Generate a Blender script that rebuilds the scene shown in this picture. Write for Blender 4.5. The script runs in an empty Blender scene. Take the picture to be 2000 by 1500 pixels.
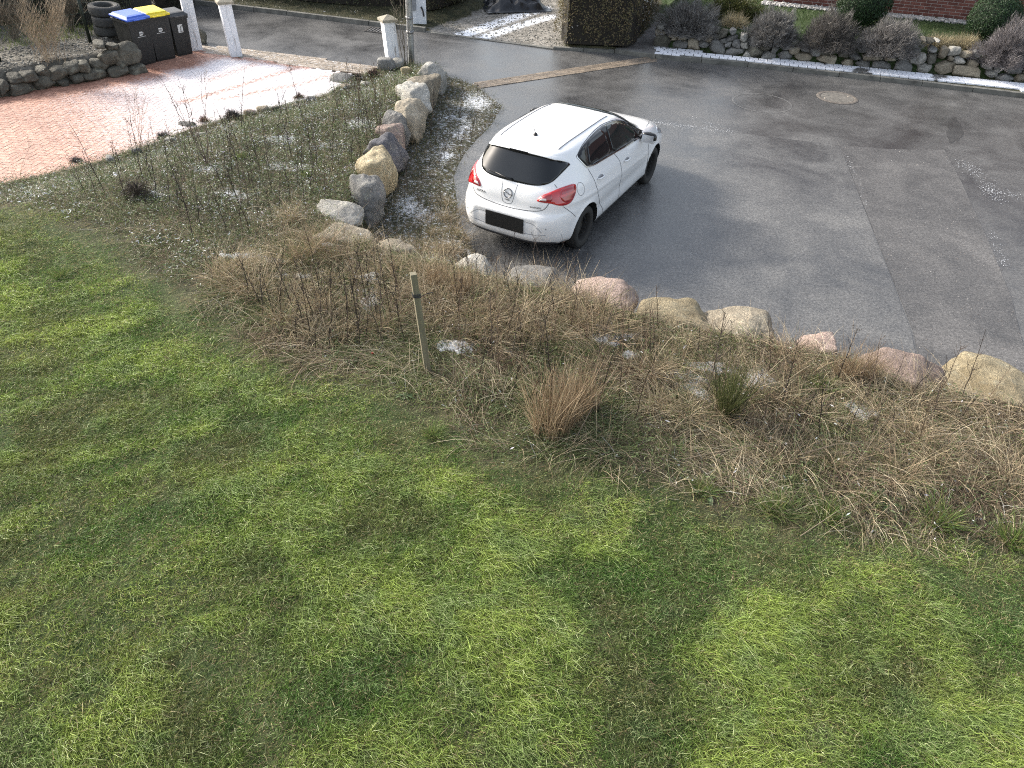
import bpy, bmesh, math, random
import numpy as np
from mathutils import Vector, Matrix, noise as mnoise
from mathutils.bvhtree import BVHTree
from mathutils.geometry import delaunay_2d_cdt

random.seed(7)
RNG = np.random.default_rng(7)
SC = bpy.context.scene
COL = SC.collection

# ------------------------------------------------------------------ camera
F_PX, CAM_H = 1522.0, 5.449            # focal length for a 2000 px wide frame, height above the road
_p, _r = 0.665, -0.0432                # pitch down, roll
_f = np.array([0, math.cos(_p), -math.sin(_p)])
_rt = np.array([1.0, 0, 0]); _d = np.cross(_f, _rt)
CR = np.array([math.cos(_r)*_rt + math.sin(_r)*_d, -math.sin(_r)*_rt + math.cos(_r)*_d, _f])
cam_data = bpy.data.cameras.new('camera')
cam_data.sensor_width = 36.0
cam_data.lens = F_PX/2000*36.0
cam_data.clip_start, cam_data.clip_end = 0.05, 2000
cam = bpy.data.objects.new('camera', cam_data); COL.objects.link(cam)
M = Matrix.Identity(4)
for i in range(3):
    M[i][0], M[i][1], M[i][2] = CR[0][i], -CR[1][i], -CR[2][i]
M[2][3] = CAM_H
cam.matrix_world = M
SC.camera = cam

# ------------------------------------------------------------------ sky, sun, exposure
SUN_EL, SUN_AZ = math.radians(31), math.radians(-62)     # azimuth from +Y towards +X
world = bpy.data.worlds.new('World'); SC.world = world; world.use_nodes = True
wn = world.node_tree
sky = wn.nodes.new('ShaderNodeTexSky'); sky.sky_type = 'NISHITA'; sky.sun_disc = False
sky.sun_elevation = SUN_EL; sky.sun_rotation = SUN_AZ; sky.air_density = 1.2; sky.dust_density = 3.5; sky.ozone_density = 1.0
hz_ = wn.nodes.new('ShaderNodeHueSaturation'); hz_.inputs['Saturation'].default_value = .55      # thin high cloud
wn.links.new(sky.outputs[0], hz_.inputs['Color']); wn.links.new(hz_.outputs[0], wn.nodes['Background'].inputs[0])
wn.nodes['Background'].inputs[1].default_value = 0.125
sl = bpy.data.lights.new('sun', 'SUN'); sl.energy = 2.2; sl.angle = math.radians(12); sl.color = (1, 0.93, 0.82)
so = bpy.data.objects.new('sun', sl); COL.objects.link(so)
sdir = Vector((math.sin(SUN_AZ)*math.cos(SUN_EL), math.cos(SUN_AZ)*math.cos(SUN_EL), math.sin(SUN_EL)))
so.rotation_euler = sdir.to_track_quat('Z', 'Y').to_euler(); so.location = (0, 0, 40)
SC.view_settings.view_transform = 'Standard'; SC.view_settings.look = 'None'
SC.view_settings.exposure = 1.4
SC.render.engine = 'CYCLES'
SC.cycles.use_denoising = False; SC.cycles.sampling_pattern = 'BLUE_NOISE'; SC.cycles.sample_clamp_indirect = 3.0; SC.cycles.filter_width = 1.1
SC.cycles.max_bounces = 6; SC.cycles.diffuse_bounces = 3; SC.cycles.glossy_bounces = 3
SC.cycles.transmission_bounces = 4; SC.cycles.transparent_max_bounces = 8

# ------------------------------------------------------------------ survey helpers: photo point -> place on the ground
def ray(x, y): return CR.T @ np.array([(x-1000)/F_PX, (y-750)/F_PX, 1.0])
def gp(x, y, z=0.0):
    d = ray(x, y); t = (z-CAM_H)/d[2]; return d[:2]*t
def depth(p): return float(CR[2] @ (np.array(p, float)-np.array([0, 0, CAM_H])))
def topof(base, px, py):
    d = ray(px, py); b = np.array(base[:2]); k = (b@d[:2])/(d[:2]@d[:2]); q = d*k; q[2] += CAM_H; return q
def onplane(px, py, a, b):
    """point on the vertical plane through ground points a, b"""
    d = ray(px, py); n = np.array([-(b[1]-a[1]), b[0]-a[0]]); k = (n@a)/(n@d[:2]); q = d*k; q[2] += CAM_H; return q

# ------------------------------------------------------------------ numeric noise
_tab = RNG.random((256, 256))
def vnoise(x, y):
    xi, yi = np.floor(x).astype(int), np.floor(y).astype(int); fx, fy = x-xi, y-yi
    fx, fy = fx*fx*(3-2*fx), fy*fy*(3-2*fy)
    g = lambda a, b: _tab[a & 255, b & 255]
    return (g(xi, yi)*(1-fx)+g(xi+1, yi)*fx)*(1-fy)+(g(xi, yi+1)*(1-fx)+g(xi+1, yi+1)*fx)*fy
def fbm(x, y, s=1.0, o=4):
    x, y = np.asarray(x, float)*s+37.3, np.asarray(y, float)*s+91.7; v = 0; a = .5; t = 0
    for k in range(o):
        v = v+a*vnoise(x, y); t += a; a *= .5; x, y = x*2.03+11.1, y*2.03+5.7
    return v/t
def sm(a, b, x):
    t = np.clip((x-a)/(b-a), 0, 1); return t*t*(3-2*t)
def polydist(P, poly, closed=False):
    P = np.asarray(P, float); best = np.full(len(P), 1e9); n = len(poly)
    for i in range(n if closed else n-1):
        a, b = np.array(poly[i], float), np.array(poly[(i+1) % n], float); ab = b-a
        t = np.clip(((P-a)@ab)/(ab@ab+1e-12), 0, 1); q = P-(a+t[:, None]*ab)
        best = np.minimum(best, np.hypot(q[:, 0], q[:, 1]))
    return best
def inside(P, poly):
    P = np.asarray(P, float); c = np.zeros(len(P), bool); n = len(poly)
    for i in range(n):
        x1, y1 = poly[i]; x2, y2 = poly[(i+1) % n]
        if y1 == y2: continue
        m = ((y1 > P[:, 1]) != (y2 > P[:, 1])) & (P[:, 0] < (x2-x1)*(P[:, 1]-y1)/(y2-y1)+x1); c ^= m
    return c
def sdist(P, poly):
    d = polydist(P, poly, True); return np.where(inside(P, poly), d, -d)

# ------------------------------------------------------------------ linking, tagging
def link(o, parent=None):
    COL.objects.link(o)
    if parent is not None: o.parent = parent
    return o
def tag(o, label=None, cat=None, group=None, kind=None):
    if label: o['label'] = label
    if cat: o['category'] = cat
    if group: o['group'] = group
    if kind: o['kind'] = kind
    return o
def empty(name, loc, rz=0, label=None, cat=None, group=None):
    o = bpy.data.objects.new(name, None); o.empty_display_size = .1; link(o)
    o.location = loc; o.rotation_euler = (0, 0, rz); tag(o, label, cat, group); return o

def mesh_np(name, V, T=None, Q=None, col=None, mat=None, parent=None, smooth=False, frost=None, mats=None, mi=None):
    me = bpy.data.meshes.new(name)
    V = np.asarray(V, np.float32).reshape(-1, 3)
    nt = 0 if T is None else len(T); nq = 0 if Q is None else len(Q)
    me.vertices.add(len(V)); me.vertices.foreach_set('co', V.ravel())
    loops = np.concatenate(([np.asarray(T).ravel()] if nt else [])+([np.asarray(Q).ravel()] if nq else [])).astype(np.int32)
    ls = np.concatenate([np.arange(nt)*3, nt*3+np.arange(nq)*4]).astype(np.int32)
    me.loops.add(len(loops)); me.loops.foreach_set('vertex_index', loops)
    me.polygons.add(nt+nq); me.polygons.foreach_set('loop_start', ls)
    me.polygons.foreach_set('use_smooth', np.full(nt+nq, smooth))
    if mats:
        for m in mats: me.materials.append(m)
        if mi is not None: me.polygons.foreach_set('material_index', np.asarray(mi, np.int32))
    elif mat: me.materials.append(mat)
    me.update(calc_edges=True)
    if col is not None:
        c = np.ones((len(V), 4), np.float32); c[:, :3] = np.clip(col, 0, 1)
        a = me.color_attributes.new('col', 'FLOAT_COLOR', 'POINT'); a.data.foreach_set('color', c.ravel())
    if frost is not None:
        a = me.attributes.new('frost', 'FLOAT', 'POINT'); a.data.foreach_set('value', np.asarray(frost, np.float32))
    o = bpy.data.objects.new(name, me); link(o, parent); return o

class MB:
    """collects boxes, tubes, lathes, prisms and builds them as one mesh"""
    def __init__(s): s.v = []; s.f = []; s.n = 0
    def add(s, V, Fc):
        s.v.append(np.asarray(V, float).reshape(-1, 3)); s.f += [tuple(i+s.n for i in f) for f in Fc]; s.n += len(s.v[-1]); return s
    def box(s, c, d, rz=0, taper=1.0, R=None):
        hx, hy, hz = d[0]/2, d[1]/2, d[2]/2
        V = np.array([(sx*hx*(taper if sz > 0 else 1), sy*hy*(taper if sz > 0 else 1), sz*hz) for sz in (-1, 1) for sx, sy in ((-1, -1), (1, -1), (1, 1), (-1, 1))])
        if R is not None: V = V@np.asarray(R).T
        elif rz: V = V@np.array([[math.cos(rz), math.sin(rz), 0], [-math.sin(rz), math.cos(rz), 0], [0, 0, 1]])
        return s.add(V+np.array(c), [(3, 2, 1, 0), (4, 5, 6, 7), (0, 1, 5, 4), (1, 2, 6, 5), (2, 3, 7, 6), (3, 0, 4, 7)])
    def tube(s, pts, rad, n=6, cap=True):
        pts = np.asarray(pts, float); m = len(pts); rad = np.broadcast_to(np.asarray(rad, float), (m,))
        V = []; prev = None
        for i in range(m):
            t = pts[min(i+1, m-1)]-pts[max(i-1, 0)]; t = t/(np.linalg.norm(t)+1e-12)
            if prev is None:
                a = np.array([0, 0, 1.0]) if abs(t[2]) < .9 else np.array([1.0, 0, 0])
                u = np.cross(t, a)
            else: u = prev-(prev@t)*t
            u /= np.linalg.norm(u)+1e-12; w = np.cross(t, u); prev = u
            th = np.arange(n)*2*math.pi/n
            V.append(pts[i]+rad[i]*(np.cos(th)[:, None]*u+np.sin(th)[:, None]*w))
        Fc = [(i*n+j, i*n+(j+1) % n, (i+1)*n+(j+1) % n, (i+1)*n+j) for i in range(m-1) for j in range(n)]
        if cap: Fc += [tuple(range(n))[::-1], tuple((m-1)*n+j for j in range(n))]
        return s.add(np.concatenate(V), Fc)
    def lathe(s, prof, n=32, c=(0, 0, 0), axis='z', closed=False):
        V = []
        for r, z in prof:
            th = np.arange(n)*2*math.pi/n
            ring = np.stack([r*np.cos(th), r*np.sin(th), np.full(n, z)], 1)
            if axis == 'y': ring = ring[:, [0, 2, 1]]*np.array([1, 1, -1])
            V.append(ring+np.array(c))
        m = len(prof)
        Fc = [(i*n+j, i*n+(j+1) % n, ((i+1) % m)*n+(j+1) % n, ((i+1) % m)*n+j) for i in range(m if closed else m-1) for j in range(n)]
        return s.add(np.concatenate(V), Fc)
    def prism(s, poly, z0, z1):
        n = len(poly)
        V = [(x, y, z0) for x, y in poly]+[(x, y, z1) for x, y in poly]
        return s.add(V, [tuple(range(n))[::-1], tuple(range(n, 2*n))]+[(i, (i+1) % n, n+(i+1) % n, n+i) for i in range(n)])
    def build(s, name, mat, parent=None, smooth=False, bevel=0, mats=None):
        me = bpy.data.meshes.new(name); me.from_pydata(np.concatenate(s.v).tolist(), [], s.f)
        for m in (mats or [mat]): me.materials.append(m)
        bm = bmesh.new(); bm.from_mesh(me)
        bmesh.ops.recalc_face_normals(bm, faces=bm.faces)
        if bevel: bmesh.ops.bevel(bm, geom=bm.edges[:], offset=bevel, segments=2, affect='EDGES', profile=.6)
        bm.to_mesh(me); bm.free()
        if smooth: me.polygons.foreach_set('use_smooth', [True]*len(me.polygons))
        me.update(); o = bpy.data.objects.new(name, me); link(o, parent); return o

# ------------------------------------------------------------------ materials
MATS = {}
def newmat(name):
    m = bpy.data.materials.new(name); m.use_nodes = True; nt = m.node_tree
    return m, nt, nt.nodes['Principled BSDF']
def N(nt, typ, **kw):
    n = nt.nodes.new('ShaderNode'+typ)
    for k, v in kw.items():
        if k.startswith('i_'):
            key = k[2:]; n.inputs[int(key) if key.isdigit() else key.replace('_', ' ')].default_value = v
        else: setattr(n, k, v)
    return n
def noise_tex(nt, scale, detail=4, rough=.55, vec=None, dist=0):
    n = N(nt, 'TexNoise', i_Scale=scale, i_Detail=detail, i_Roughness=rough, i_Distortion=dist)
    if vec is not None: nt.links.new(vec, n.inputs['Vector'])
    return n.outputs['Fac']
def ramp(nt, fac, stops):
    r = N(nt, 'ValToRGB'); nt.links.new(fac, r.inputs[0]); e = r.color_ramp.elements
    while len(e) < len(stops): e.new(.5)
    for i, (p, c) in enumerate(stops):
        e[i].position = p; e[i].color = (*c, 1) if not isinstance(c, (int, float)) else (c, c, c, 1)
    return r.outputs[0]
def mix(nt, fac, a, b, typ='MIX'):
    n = N(nt, 'Mix', data_type='RGBA', blend_type=typ)
    for sock, v in ((0, fac), (6, a), (7, b)):
        if isinstance(v, (int, float)): n.inputs[sock].default_value = v if sock == 0 else (v, v, v, 1)
        elif isinstance(v, tuple): n.inputs[sock].default_value = (*v, 1)
        else: nt.links.new(v, n.inputs[sock])
    return n.outputs[2]
def mth(nt, op, a, b=None, c=None, clamp=False):
    n = N(nt, 'Math', operation=op, use_clamp=clamp)
    for i, v in enumerate((a, b, c)):
        if v is None: continue
        if isinstance(v, (int, float)): n.inputs[i].default_value = v
        else: nt.links.new(v, n.inputs[i])
    return n.outputs[0]
def bump(nt, bsdf, h, strength=.4, dist=.01):
    b = N(nt, 'Bump', i_Strength=strength, i_Distance=dist); nt.links.new(h, b.inputs['Height']); nt.links.new(b.outputs[0], bsdf.inputs['Normal'])
def objvec(nt): return N(nt, 'TexCoord').outputs['Object']
def geopos(nt): return N(nt, 'NewGeometry').outputs['Position']

def m_simple(name, col, rough=.6, metal=0, var=.25, scale=14, bmp=0, spec=.5, coat=0):
    if name in MATS: return MATS[name]
    m, nt, b = newmat(name); v = objvec(nt)
    f = noise_tex(nt, scale, 5, .6, v)
    c = tuple(x*(1-var) for x in col); d = tuple(min(1, x*(1+var)) for x in col)
    nt.links.new(ramp(nt, f, [(.3, c), (.7, d)]), b.inputs['Base Color'])
    nt.links.new(ramp(nt, f, [(.3, rough*.85), (.7, min(1, rough*1.15))]), b.inputs['Roughness'])
    b.inputs['Metallic'].default_value = metal; b.inputs['Specular IOR Level'].default_value = spec
    if coat: b.inputs['Coat Weight'].default_value = coat; b.inputs['Coat Roughness'].default_value = .05
    if bmp: bump(nt, b, noise_tex(nt, scale*3, 4, .6, v), bmp)
    MATS[name] = m; return m

def m_leaf(name, trans=.35, rough=.55):
    m, nt, b = newmat(name)
    a = N(nt, 'Attribute', attribute_name='col')
    nt.links.new(a.outputs['Color'], b.inputs['Base Color']); b.inputs['Roughness'].default_value = rough
    b.inputs['Specular IOR Level'].default_value = .35
    if trans:
        t = N(nt, 'BsdfTranslucent'); nt.links.new(a.outputs['Color'], t.inputs[0])
        s = N(nt, 'MixShader'); s.inputs[0].default_value = trans
        nt.links.new(b.outputs[0], s.inputs[1]); nt.links.new(t.outputs[0], s.inputs[2])
        nt.links.new(s.outputs[0], nt.nodes['Material Output'].inputs[0])
    MATS[name] = m; return m
GRASS = m_leaf('grass_blades', .38, .5)
DRY = m_leaf('dry_stems', .22, .7)
LEAF = m_leaf('leaves', .25, .5)
TWIG = m_leaf('twigs', 0, .8)

def m_rock(name, c1, c2, c3, lichen=.3):
    m, nt, b = newmat(name); v = objvec(nt)
    oi = N(nt, 'ObjectInfo'); mp = N(nt, 'VectorMath', operation='ADD'); nt.links.new(v, mp.inputs[0])
    sc = N(nt, 'VectorMath', operation='SCALE'); sc.inputs[0].default_value = (13, 7, 19); nt.links.new(oi.outputs['Random'], sc.inputs['Scale']); nt.links.new(sc.outputs[0], mp.inputs[1])
    v = mp.outputs[0]
    f1 = noise_tex(nt, 3.2, 6, .62, v, .6); f2 = noise_tex(nt, 28, 5, .7, v); f3 = noise_tex(nt, 7, 6, .65, v); f4 = noise_tex(nt, 110, 4, .75, v)
    c = ramp(nt, f1, [(.32, c1), (.52, c2), (.7, c3)])
    c = mix(nt, ramp(nt, f2, [(.40, 0.), (.60, .75)]), c, tuple(x*.55 for x in c2))
    c = mix(nt, ramp(nt, f3, [(.56, 0.), (.66, lichen)]), c, (.38, .38, .30))
    c = mix(nt, 1, c, ramp(nt, f4, [(.3, .45), (.5, 1.), (.7, 1.5)]), 'MULTIPLY')
    val = mth(nt, 'MULTIPLY_ADD', oi.outputs['Random'], .5, .75)
    hs = N(nt, 'HueSaturation'); nt.links.new(c, hs.inputs['Color']); nt.links.new(val, hs.inputs['Value'])
    nt.links.new(hs.outputs[0], b.inputs['Base Color']); b.inputs['Roughness'].default_value = .75
    b.inputs['Specular IOR Level'].default_value = .35
    hgt = mix(nt, .25, mix(nt, .35, f3, f2), f4); bump(nt, b, hgt, 1.0, .05)
    MATS[name] = m; return m
ROCK = dict(
    grey=m_rock('rock_grey', (.12, .12, .115), (.215, .21, .2), (.31, .305, .285)),
    blue=m_rock('rock_bluegrey', (.12, .12, .135), (.2, .195, .215), (.29, .275, .28)),
    tan=m_rock('rock_tan', (.19, .165, .125), (.33, .285, .215), (.44, .395, .31)),
    yellow=m_rock('rock_yellow', (.22, .175, .10), (.39, .325, .205), (.51, .445, .305)),
    pink=m_rock('rock_pink', (.23, .17, .145), (.38, .29, .25), (.50, .40, .355)),
    pale=m_rock('rock_pale', (.24, .23, .21), (.40, .385, .345), (.52, .50, .455)),
    dark=m_rock('rock_dark', (.075, .07, .055), (.125, .118, .095), (.19, .18, .15)))

# ------------------------------------------------------------------ survey lines (world metres)
G = lambda pts, z=0.0: [tuple(gp(x, y, z)) for x, y in pts]
WALL = G([(868, 122), (845, 160), (825, 190), (805, 215), (792, 245), (775, 262), (755, 310), (738, 355), (716, 410), (690, 440), (712, 465), (770, 492), (850, 508),
          (928, 530), (1040, 560), (1172, 592), (1318, 630), (1437, 657), (1595, 692), (1760, 737), (1940, 777)], .35)
_dx = np.array(WALL[-1])-np.array(WALL[-2]); WALL.append(tuple(np.array(WALL[-1])+_dx/np.linalg.norm(_dx)*14))
DRIVE_R = G([(800, 128), (757, 136), (700, 152), (640, 185), (560, 207), (480, 226), (380, 252), (300, 282), (200, 317), (100, 342), (0, 364), (-150, 402), (-500, 500)])
DRIVE_L = G([(-260, 238), (0, 192), (60, 180), (107, 169), (167, 161), (200, 153), (248, 147), (281, 141)])
BINFRONT = G([(305, 131), (345, 122), (380, 110), (405, 103)])
APRON_U = G([(380, 90), (480, 97), (600, 113), (735, 132)])
GARDEN = DRIVE_R[::-1]+WALL+[(34, -12), (-34, -12)]
FK_PX = [(370, 8), (560, 30), (720, 50), (830, 63), (1080, 97), (1200, 104), (1280, 115), (1460, 131), (1638, 150), (1800, 168), (2000, 192)]
FK = G(FK_PX); _a, _b = np.array(FK[0]), np.array(FK[2]); FK = [tuple(_a-(_b-_a)/np.linalg.norm(_b-_a)*30)]+FK
_a, _b = np.array(FK[-2]), np.array(FK[-1]); FK.append(tuple(_b+(_b-_a)/np.linalg.norm(_b-_a)*16))
FWALL = G([(1283, 97), (1460, 118), (1730, 143), (1991, 168)]); _a, _b = np.array(FWALL[-2]), np.array(FWALL[-1]); FWALL.append(tuple(_b+(_b-_a)/np.linalg.norm(_b-_a)*14))
FWL0 = np.array(FWALL[0])
FARGARDEN = FWALL+[(40, 60), (5.6, 60), (4.6, 30)]
BACKLINE = [tuple(gp(283, 139)), tuple(gp(283, 139)+np.array([-.65, .75])), tuple(gp(385, 95)+np.array([-.75, .5])), tuple(gp(380, 88)+np.array([-.2, .1]))]
_u = (np.array(APRON_U[0])-np.array(APRON_U[-1])); _u /= np.linalg.norm(_u)
STREET_N = [tuple(np.array(APRON_U[0])+_u*30)]+APRON_U
LEFTBED = DRIVE_L+BACKLINE+[STREET_N[0], (-40, 14)]
VERGE = G([(850, 140), (935, 168), (985, 208), (965, 245), (915, 300), (890, 345), (905, 430), (940, 500), (900, 540), (740, 480), (700, 440), (760, 360), (800, 250)])
TRACK = G([(835, 64), (1085, 98), (1100, 60), (1080, 10), (1080, -40), (960, -40), (985, 15), (900, 45)])
PATH = G([(1195, 104), (1290, 115), (1300, 80), (1330, 40), (1380, -20), (1345, -20), (1290, 50), (1245, 85)])
FARV = FK+[(60, 70), (-60, 70)]

def H(P):
    P = np.asarray(P, float).reshape(-1, 2); x, y = P[:, 0], P[:, 1]
    z = np.full(len(P), -.05)
    g = inside(P, GARDEN); dw = polydist(P, WALL); dd = polydist(P, DRIVE_R)
    hg = .03+.46*np.minimum(sm(-.12, .3, dw), 1)*np.maximum(sm(0, 2.3, dd), .16*sm(0, .25, dd))+.05*(fbm(x, y, 1.3, 3)-.5)*sm(0, .8, dd)+.03*(fbm(x, y, 6, 2)-.5)
    z = np.where(g, hg, z)
    vs = sdist(P, VERGE); z = np.where(~g & (vs > -.3), np.maximum(z, -.05+.1*sm(-.2, .3, vs)+.05*(fbm(x, y, 3, 3)-.4)*sm(-.1, .3, vs)), z)
    l = inside(P, LEFTBED); dl = polydist(P, DRIVE_L); db = polydist(P, BACKLINE); ds = polydist(P, STREET_N)
    hl = .02+.42*np.minimum(sm(0, .3, dl), sm(0, .5, db))*sm(0, 1.2, ds)+.05*(fbm(x, y, 2, 3)-.5)*sm(0, .4, dl)
    z = np.where(l, hl, z)
    f = inside(P, FARV); df = polydist(P, FK); tr = sdist(P, TRACK)
    hf = .10+.04*np.clip(df, 0, 30)*sm(.3, 2, df)+.06*(fbm(x, y, 2, 3)-.5)*sm(.2, 1, df)
    hf = np.where((x > 2.2) & (df < 1.1), np.minimum(hf, .08), hf)
    hf = np.where(tr > -.6, hf*(1-sm(-.6, 0, tr))+(.02+.02*df)*sm(-.6, 0, tr), hf)
    hf = np.where(df < .10, -.05, hf)
    z = np.where(f, hf, z)
    fg = inside(P, FARGARDEN); dfw = polydist(P, FWALL+[]); dlw = polydist(P, [FWALL[0], (4.6, 30)])
    z = np.where(fg, np.maximum(z, .08+.46*np.minimum(sm(.02, .25, dfw), sm(0, .5, dlw))), z)
    return z
def hz(x, y): return float(H([(x, y)])[0])
def at(px, py, dz=0.0):
    """point of the photo carried to the ground it stands on"""
    d = ray(px, py); d = d/np.linalg.norm(d); t = 2.0; o = np.array([0, 0, CAM_H])
    T = np.arange(2.0, 60, .06); Q = o+T[:, None]*d; hh = H(Q[:, :2])+dz
    k = np.argmax(Q[:, 2] < hh)
    t0, t1 = T[max(k-1, 0)], T[k]
    a, b = Q[max(k-1, 0), 2]-hh[max(k-1, 0)], hh[k]-Q[k, 2]
    q = o+(t0+(t1-t0)*a/(a+b+1e-9))*d
    return np.array([q[0], q[1], q[2]])
def pix(P):
    q = (np.asarray(P, float).reshape(-1, 3)-np.array([0, 0, CAM_H]))@CR.T
    return np.stack([1000+F_PX*q[:, 0]/q[:, 2], 750+F_PX*q[:, 1]/q[:, 2]], 1)

# bed of rough grass: edge against the mown lawn
BED_EDGE = G([(-700, 470), (0, 398), (110, 402), (250, 480), (390, 560), (490, 650), (650, 722), (830, 785), (1000, 872), (1250, 925), (1450, 1000), (1700, 1030), (1900, 1062), (2100, 1110)], .47)
BED = BED_EDGE+[WALL[-1]]+WALL[::-1]+DRIVE_R
SNOW = [(728, 545, 34, 14), (720, 585, 30, 22), (885, 672, 40, 16), (905, 640, 24, 9), (1345, 750, 50, 26), (1480, 735, 40, 24), (1195, 658, 60, 20), (1680, 800, 30, 16), (590, 538, 40, 9), (470, 500, 44, 8),
        (640, 478, 26, 7), (800, 400, 34, 30), (640, 290, 60, 22), (560, 330, 70, 20), (450, 380, 60, 20), (700, 240, 40, 14), (890, 240, 45, 45), (930, 200, 40, 22), (560, 270, 50, 14), (1230, 690, 30, 14),
        (410, 330, 30, 14), (290, 380, 50, 12), (1400, 720, 60, 14), (530, 510, 60, 8), (870, 300, 25, 30), (830, 420, 30, 20)]
def snowmask(P3):
    q = pix(P3); v = np.zeros(len(q))
    for cx, cy, rx, ry in SNOW: v = np.maximum(v, np.exp(-((q[:, 0]-cx)/rx)**2-((q[:, 1]-cy)/ry)**2))
    return v*sm(.34, .62, fbm(P3[:, 0], P3[:, 1], 3.1, 4)+.25*(v-.5))

# ------------------------------------------------------------------ ground: one sheet to the horizon
xs = np.concatenate([[-400, -150, -70, -35, -24], np.arange(-18, 18.01, .09), [24, 35, 70, 150, 400]])
ys = np.concatenate([[-300, -100, -30, -8, -2], np.arange(1, 32.01, .09), [36, 45, 70, 150, 500]])
gx, gy = np.meshgrid(xs, ys); P2 = np.stack([gx.ravel(), gy.ravel()], 1); zz = H(P2)
nx, ny = len(xs), len(ys); idx = np.arange(nx*ny).reshape(ny, nx)
Q = np.stack([idx[:-1, :-1], idx[:-1, 1:], idx[1:, 1:], idx[1:, :-1]], -1).reshape(-1, 4)
def lerp(a, b, t): return np.asarray(a)*(1-t[:, None])+np.asarray(b)*t[:, None]
n1, n2, n3 = fbm(P2[:, 0], P2[:, 1], .7), fbm(P2[:, 0], P2[:, 1], 2.6), fbm(P2[:, 0], P2[:, 1], 9, 3)
gcol = lerp((.038, .062, .018), (.066, .078, .030), sm(.35, .65, n2*.6+n3*.4))
bs = sdist(P2, BED); ing = inside(P2, GARDEN)
bcol = lerp((.045, .040, .026), (.095, .082, .05), sm(.35, .65, n3)); gcol = np.where((ing & (bs > -.4))[:, None], lerp(gcol, bcol, sm(-.4, .3, bs+.5*(n2-.5)))[0:len(P2)] if False else gcol*(1-sm(-.5, .2, bs+.6*(n2-.5)))[:, None]+bcol*sm(-.5, .2, bs+.6*(n2-.5))[:, None], gcol)
vs = sdist(P2, VERGE); gcol = np.where((~ing & (vs > -.5))[:, None], lerp((.055, .055, .035), (.12, .105, .075), sm(.3, .7, n3)), gcol)
lb = inside(P2, LEFTBED); gcol = np.where(lb[:, None], lerp((.09, .085, .07), (.18, .165, .14), sm(.3, .7, n3)), gcol)
fv = inside(P2, FARV); gcol = np.where(fv[:, None], lerp((.03, .034, .018), (.07, .065, .035), sm(.3, .7, n3)), gcol)
tr = sdist(P2, TRACK); gcol = np.where((fv & (tr > -.15+.3*(n3-.5)))[:, None], lerp((.17, .16, .14), (.32, .30, .27), sm(.3, .7, n3)), gcol)
pt = sdist(P2, PATH); gcol = np.where((fv & (pt > 0))[:, None], lerp((.10, .095, .09), (.2, .19, .18), sm(.3, .7, n2)), gcol)
fgm = inside(P2, FARGARDEN); gcol = np.where(fgm[:, None], lerp((.035, .06, .02), (.055, .08, .03), n2), gcol)
P3 = np.concatenate([P2, zz[:, None]], 1)
fro = np.where(ing & (bs > -.3), snowmask(P3)*.45+.30*sm(.1, .6, bs)*sm(3.5, .5, polydist(P2, DRIVE_R)), 0)
fro = np.where(~ing & (vs > -.3), np.maximum(snowmask(P3)*.5, .22), fro)
for pl, wd in (([(1060, 22), (985, 45), (890, 75)], .28), ([(1078, 38), (1010, 55), (930, 80)], .22)):
    fro = np.where(fv, np.maximum(fro, .75*np.exp(-(polydist(P2, G(pl))/wd)**2)), fro)
ground = mesh_np('ground', P3, Q=Q, col=gcol, frost=fro, smooth=True); tag(ground, kind='structure')

def m_earth(name, rough=.9, fscale=16, ftint=(.8, .83, .88), bmp=.8, gloss=None, st=((.66, 0.), (.84, 1.))):
    m, nt, b = newmat(name); v = geopos(nt)
    a = N(nt, 'Attribute', attribute_name='col'); fr = N(nt, 'Attribute', attribute_name='frost')
    f = noise_tex(nt, 22, 6, .7, v); f2 = noise_tex(nt, 85, 3, .6, v)
    c = mix(nt, 1, a.outputs['Color'], ramp(nt, f, [(.3, .45), (.7, 1.5)]), 'MULTIPLY')
    c = mix(nt, ramp(nt, f2, [(.55, 0.), (.7, .35)]), c, (.03, .026, .02))
    nf = noise_tex(nt, fscale, 6, .72, v, .4)
    s = mth(nt, 'ADD', nf, mth(nt, 'MULTIPLY', fr.outputs['Fac'], .62))
    k = ramp(nt, s, list(st))
    k = mth(nt, 'MULTIPLY', k, mth(nt, 'GREATER_THAN', fr.outputs['Fac'], .02))
    nt.links.new(mix(nt, k, c, ftint), b.inputs['Base Color']); b.inputs['Roughness'].default_value = rough
    b.inputs['Specular IOR Level'].default_value = .25 if gloss is None else gloss
    bump(nt, b, mix(nt, .5, f, f2), bmp, .03); MATS[name] = m; return m
ground.data.materials.append(m_earth('soil_and_thatch'))

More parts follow.
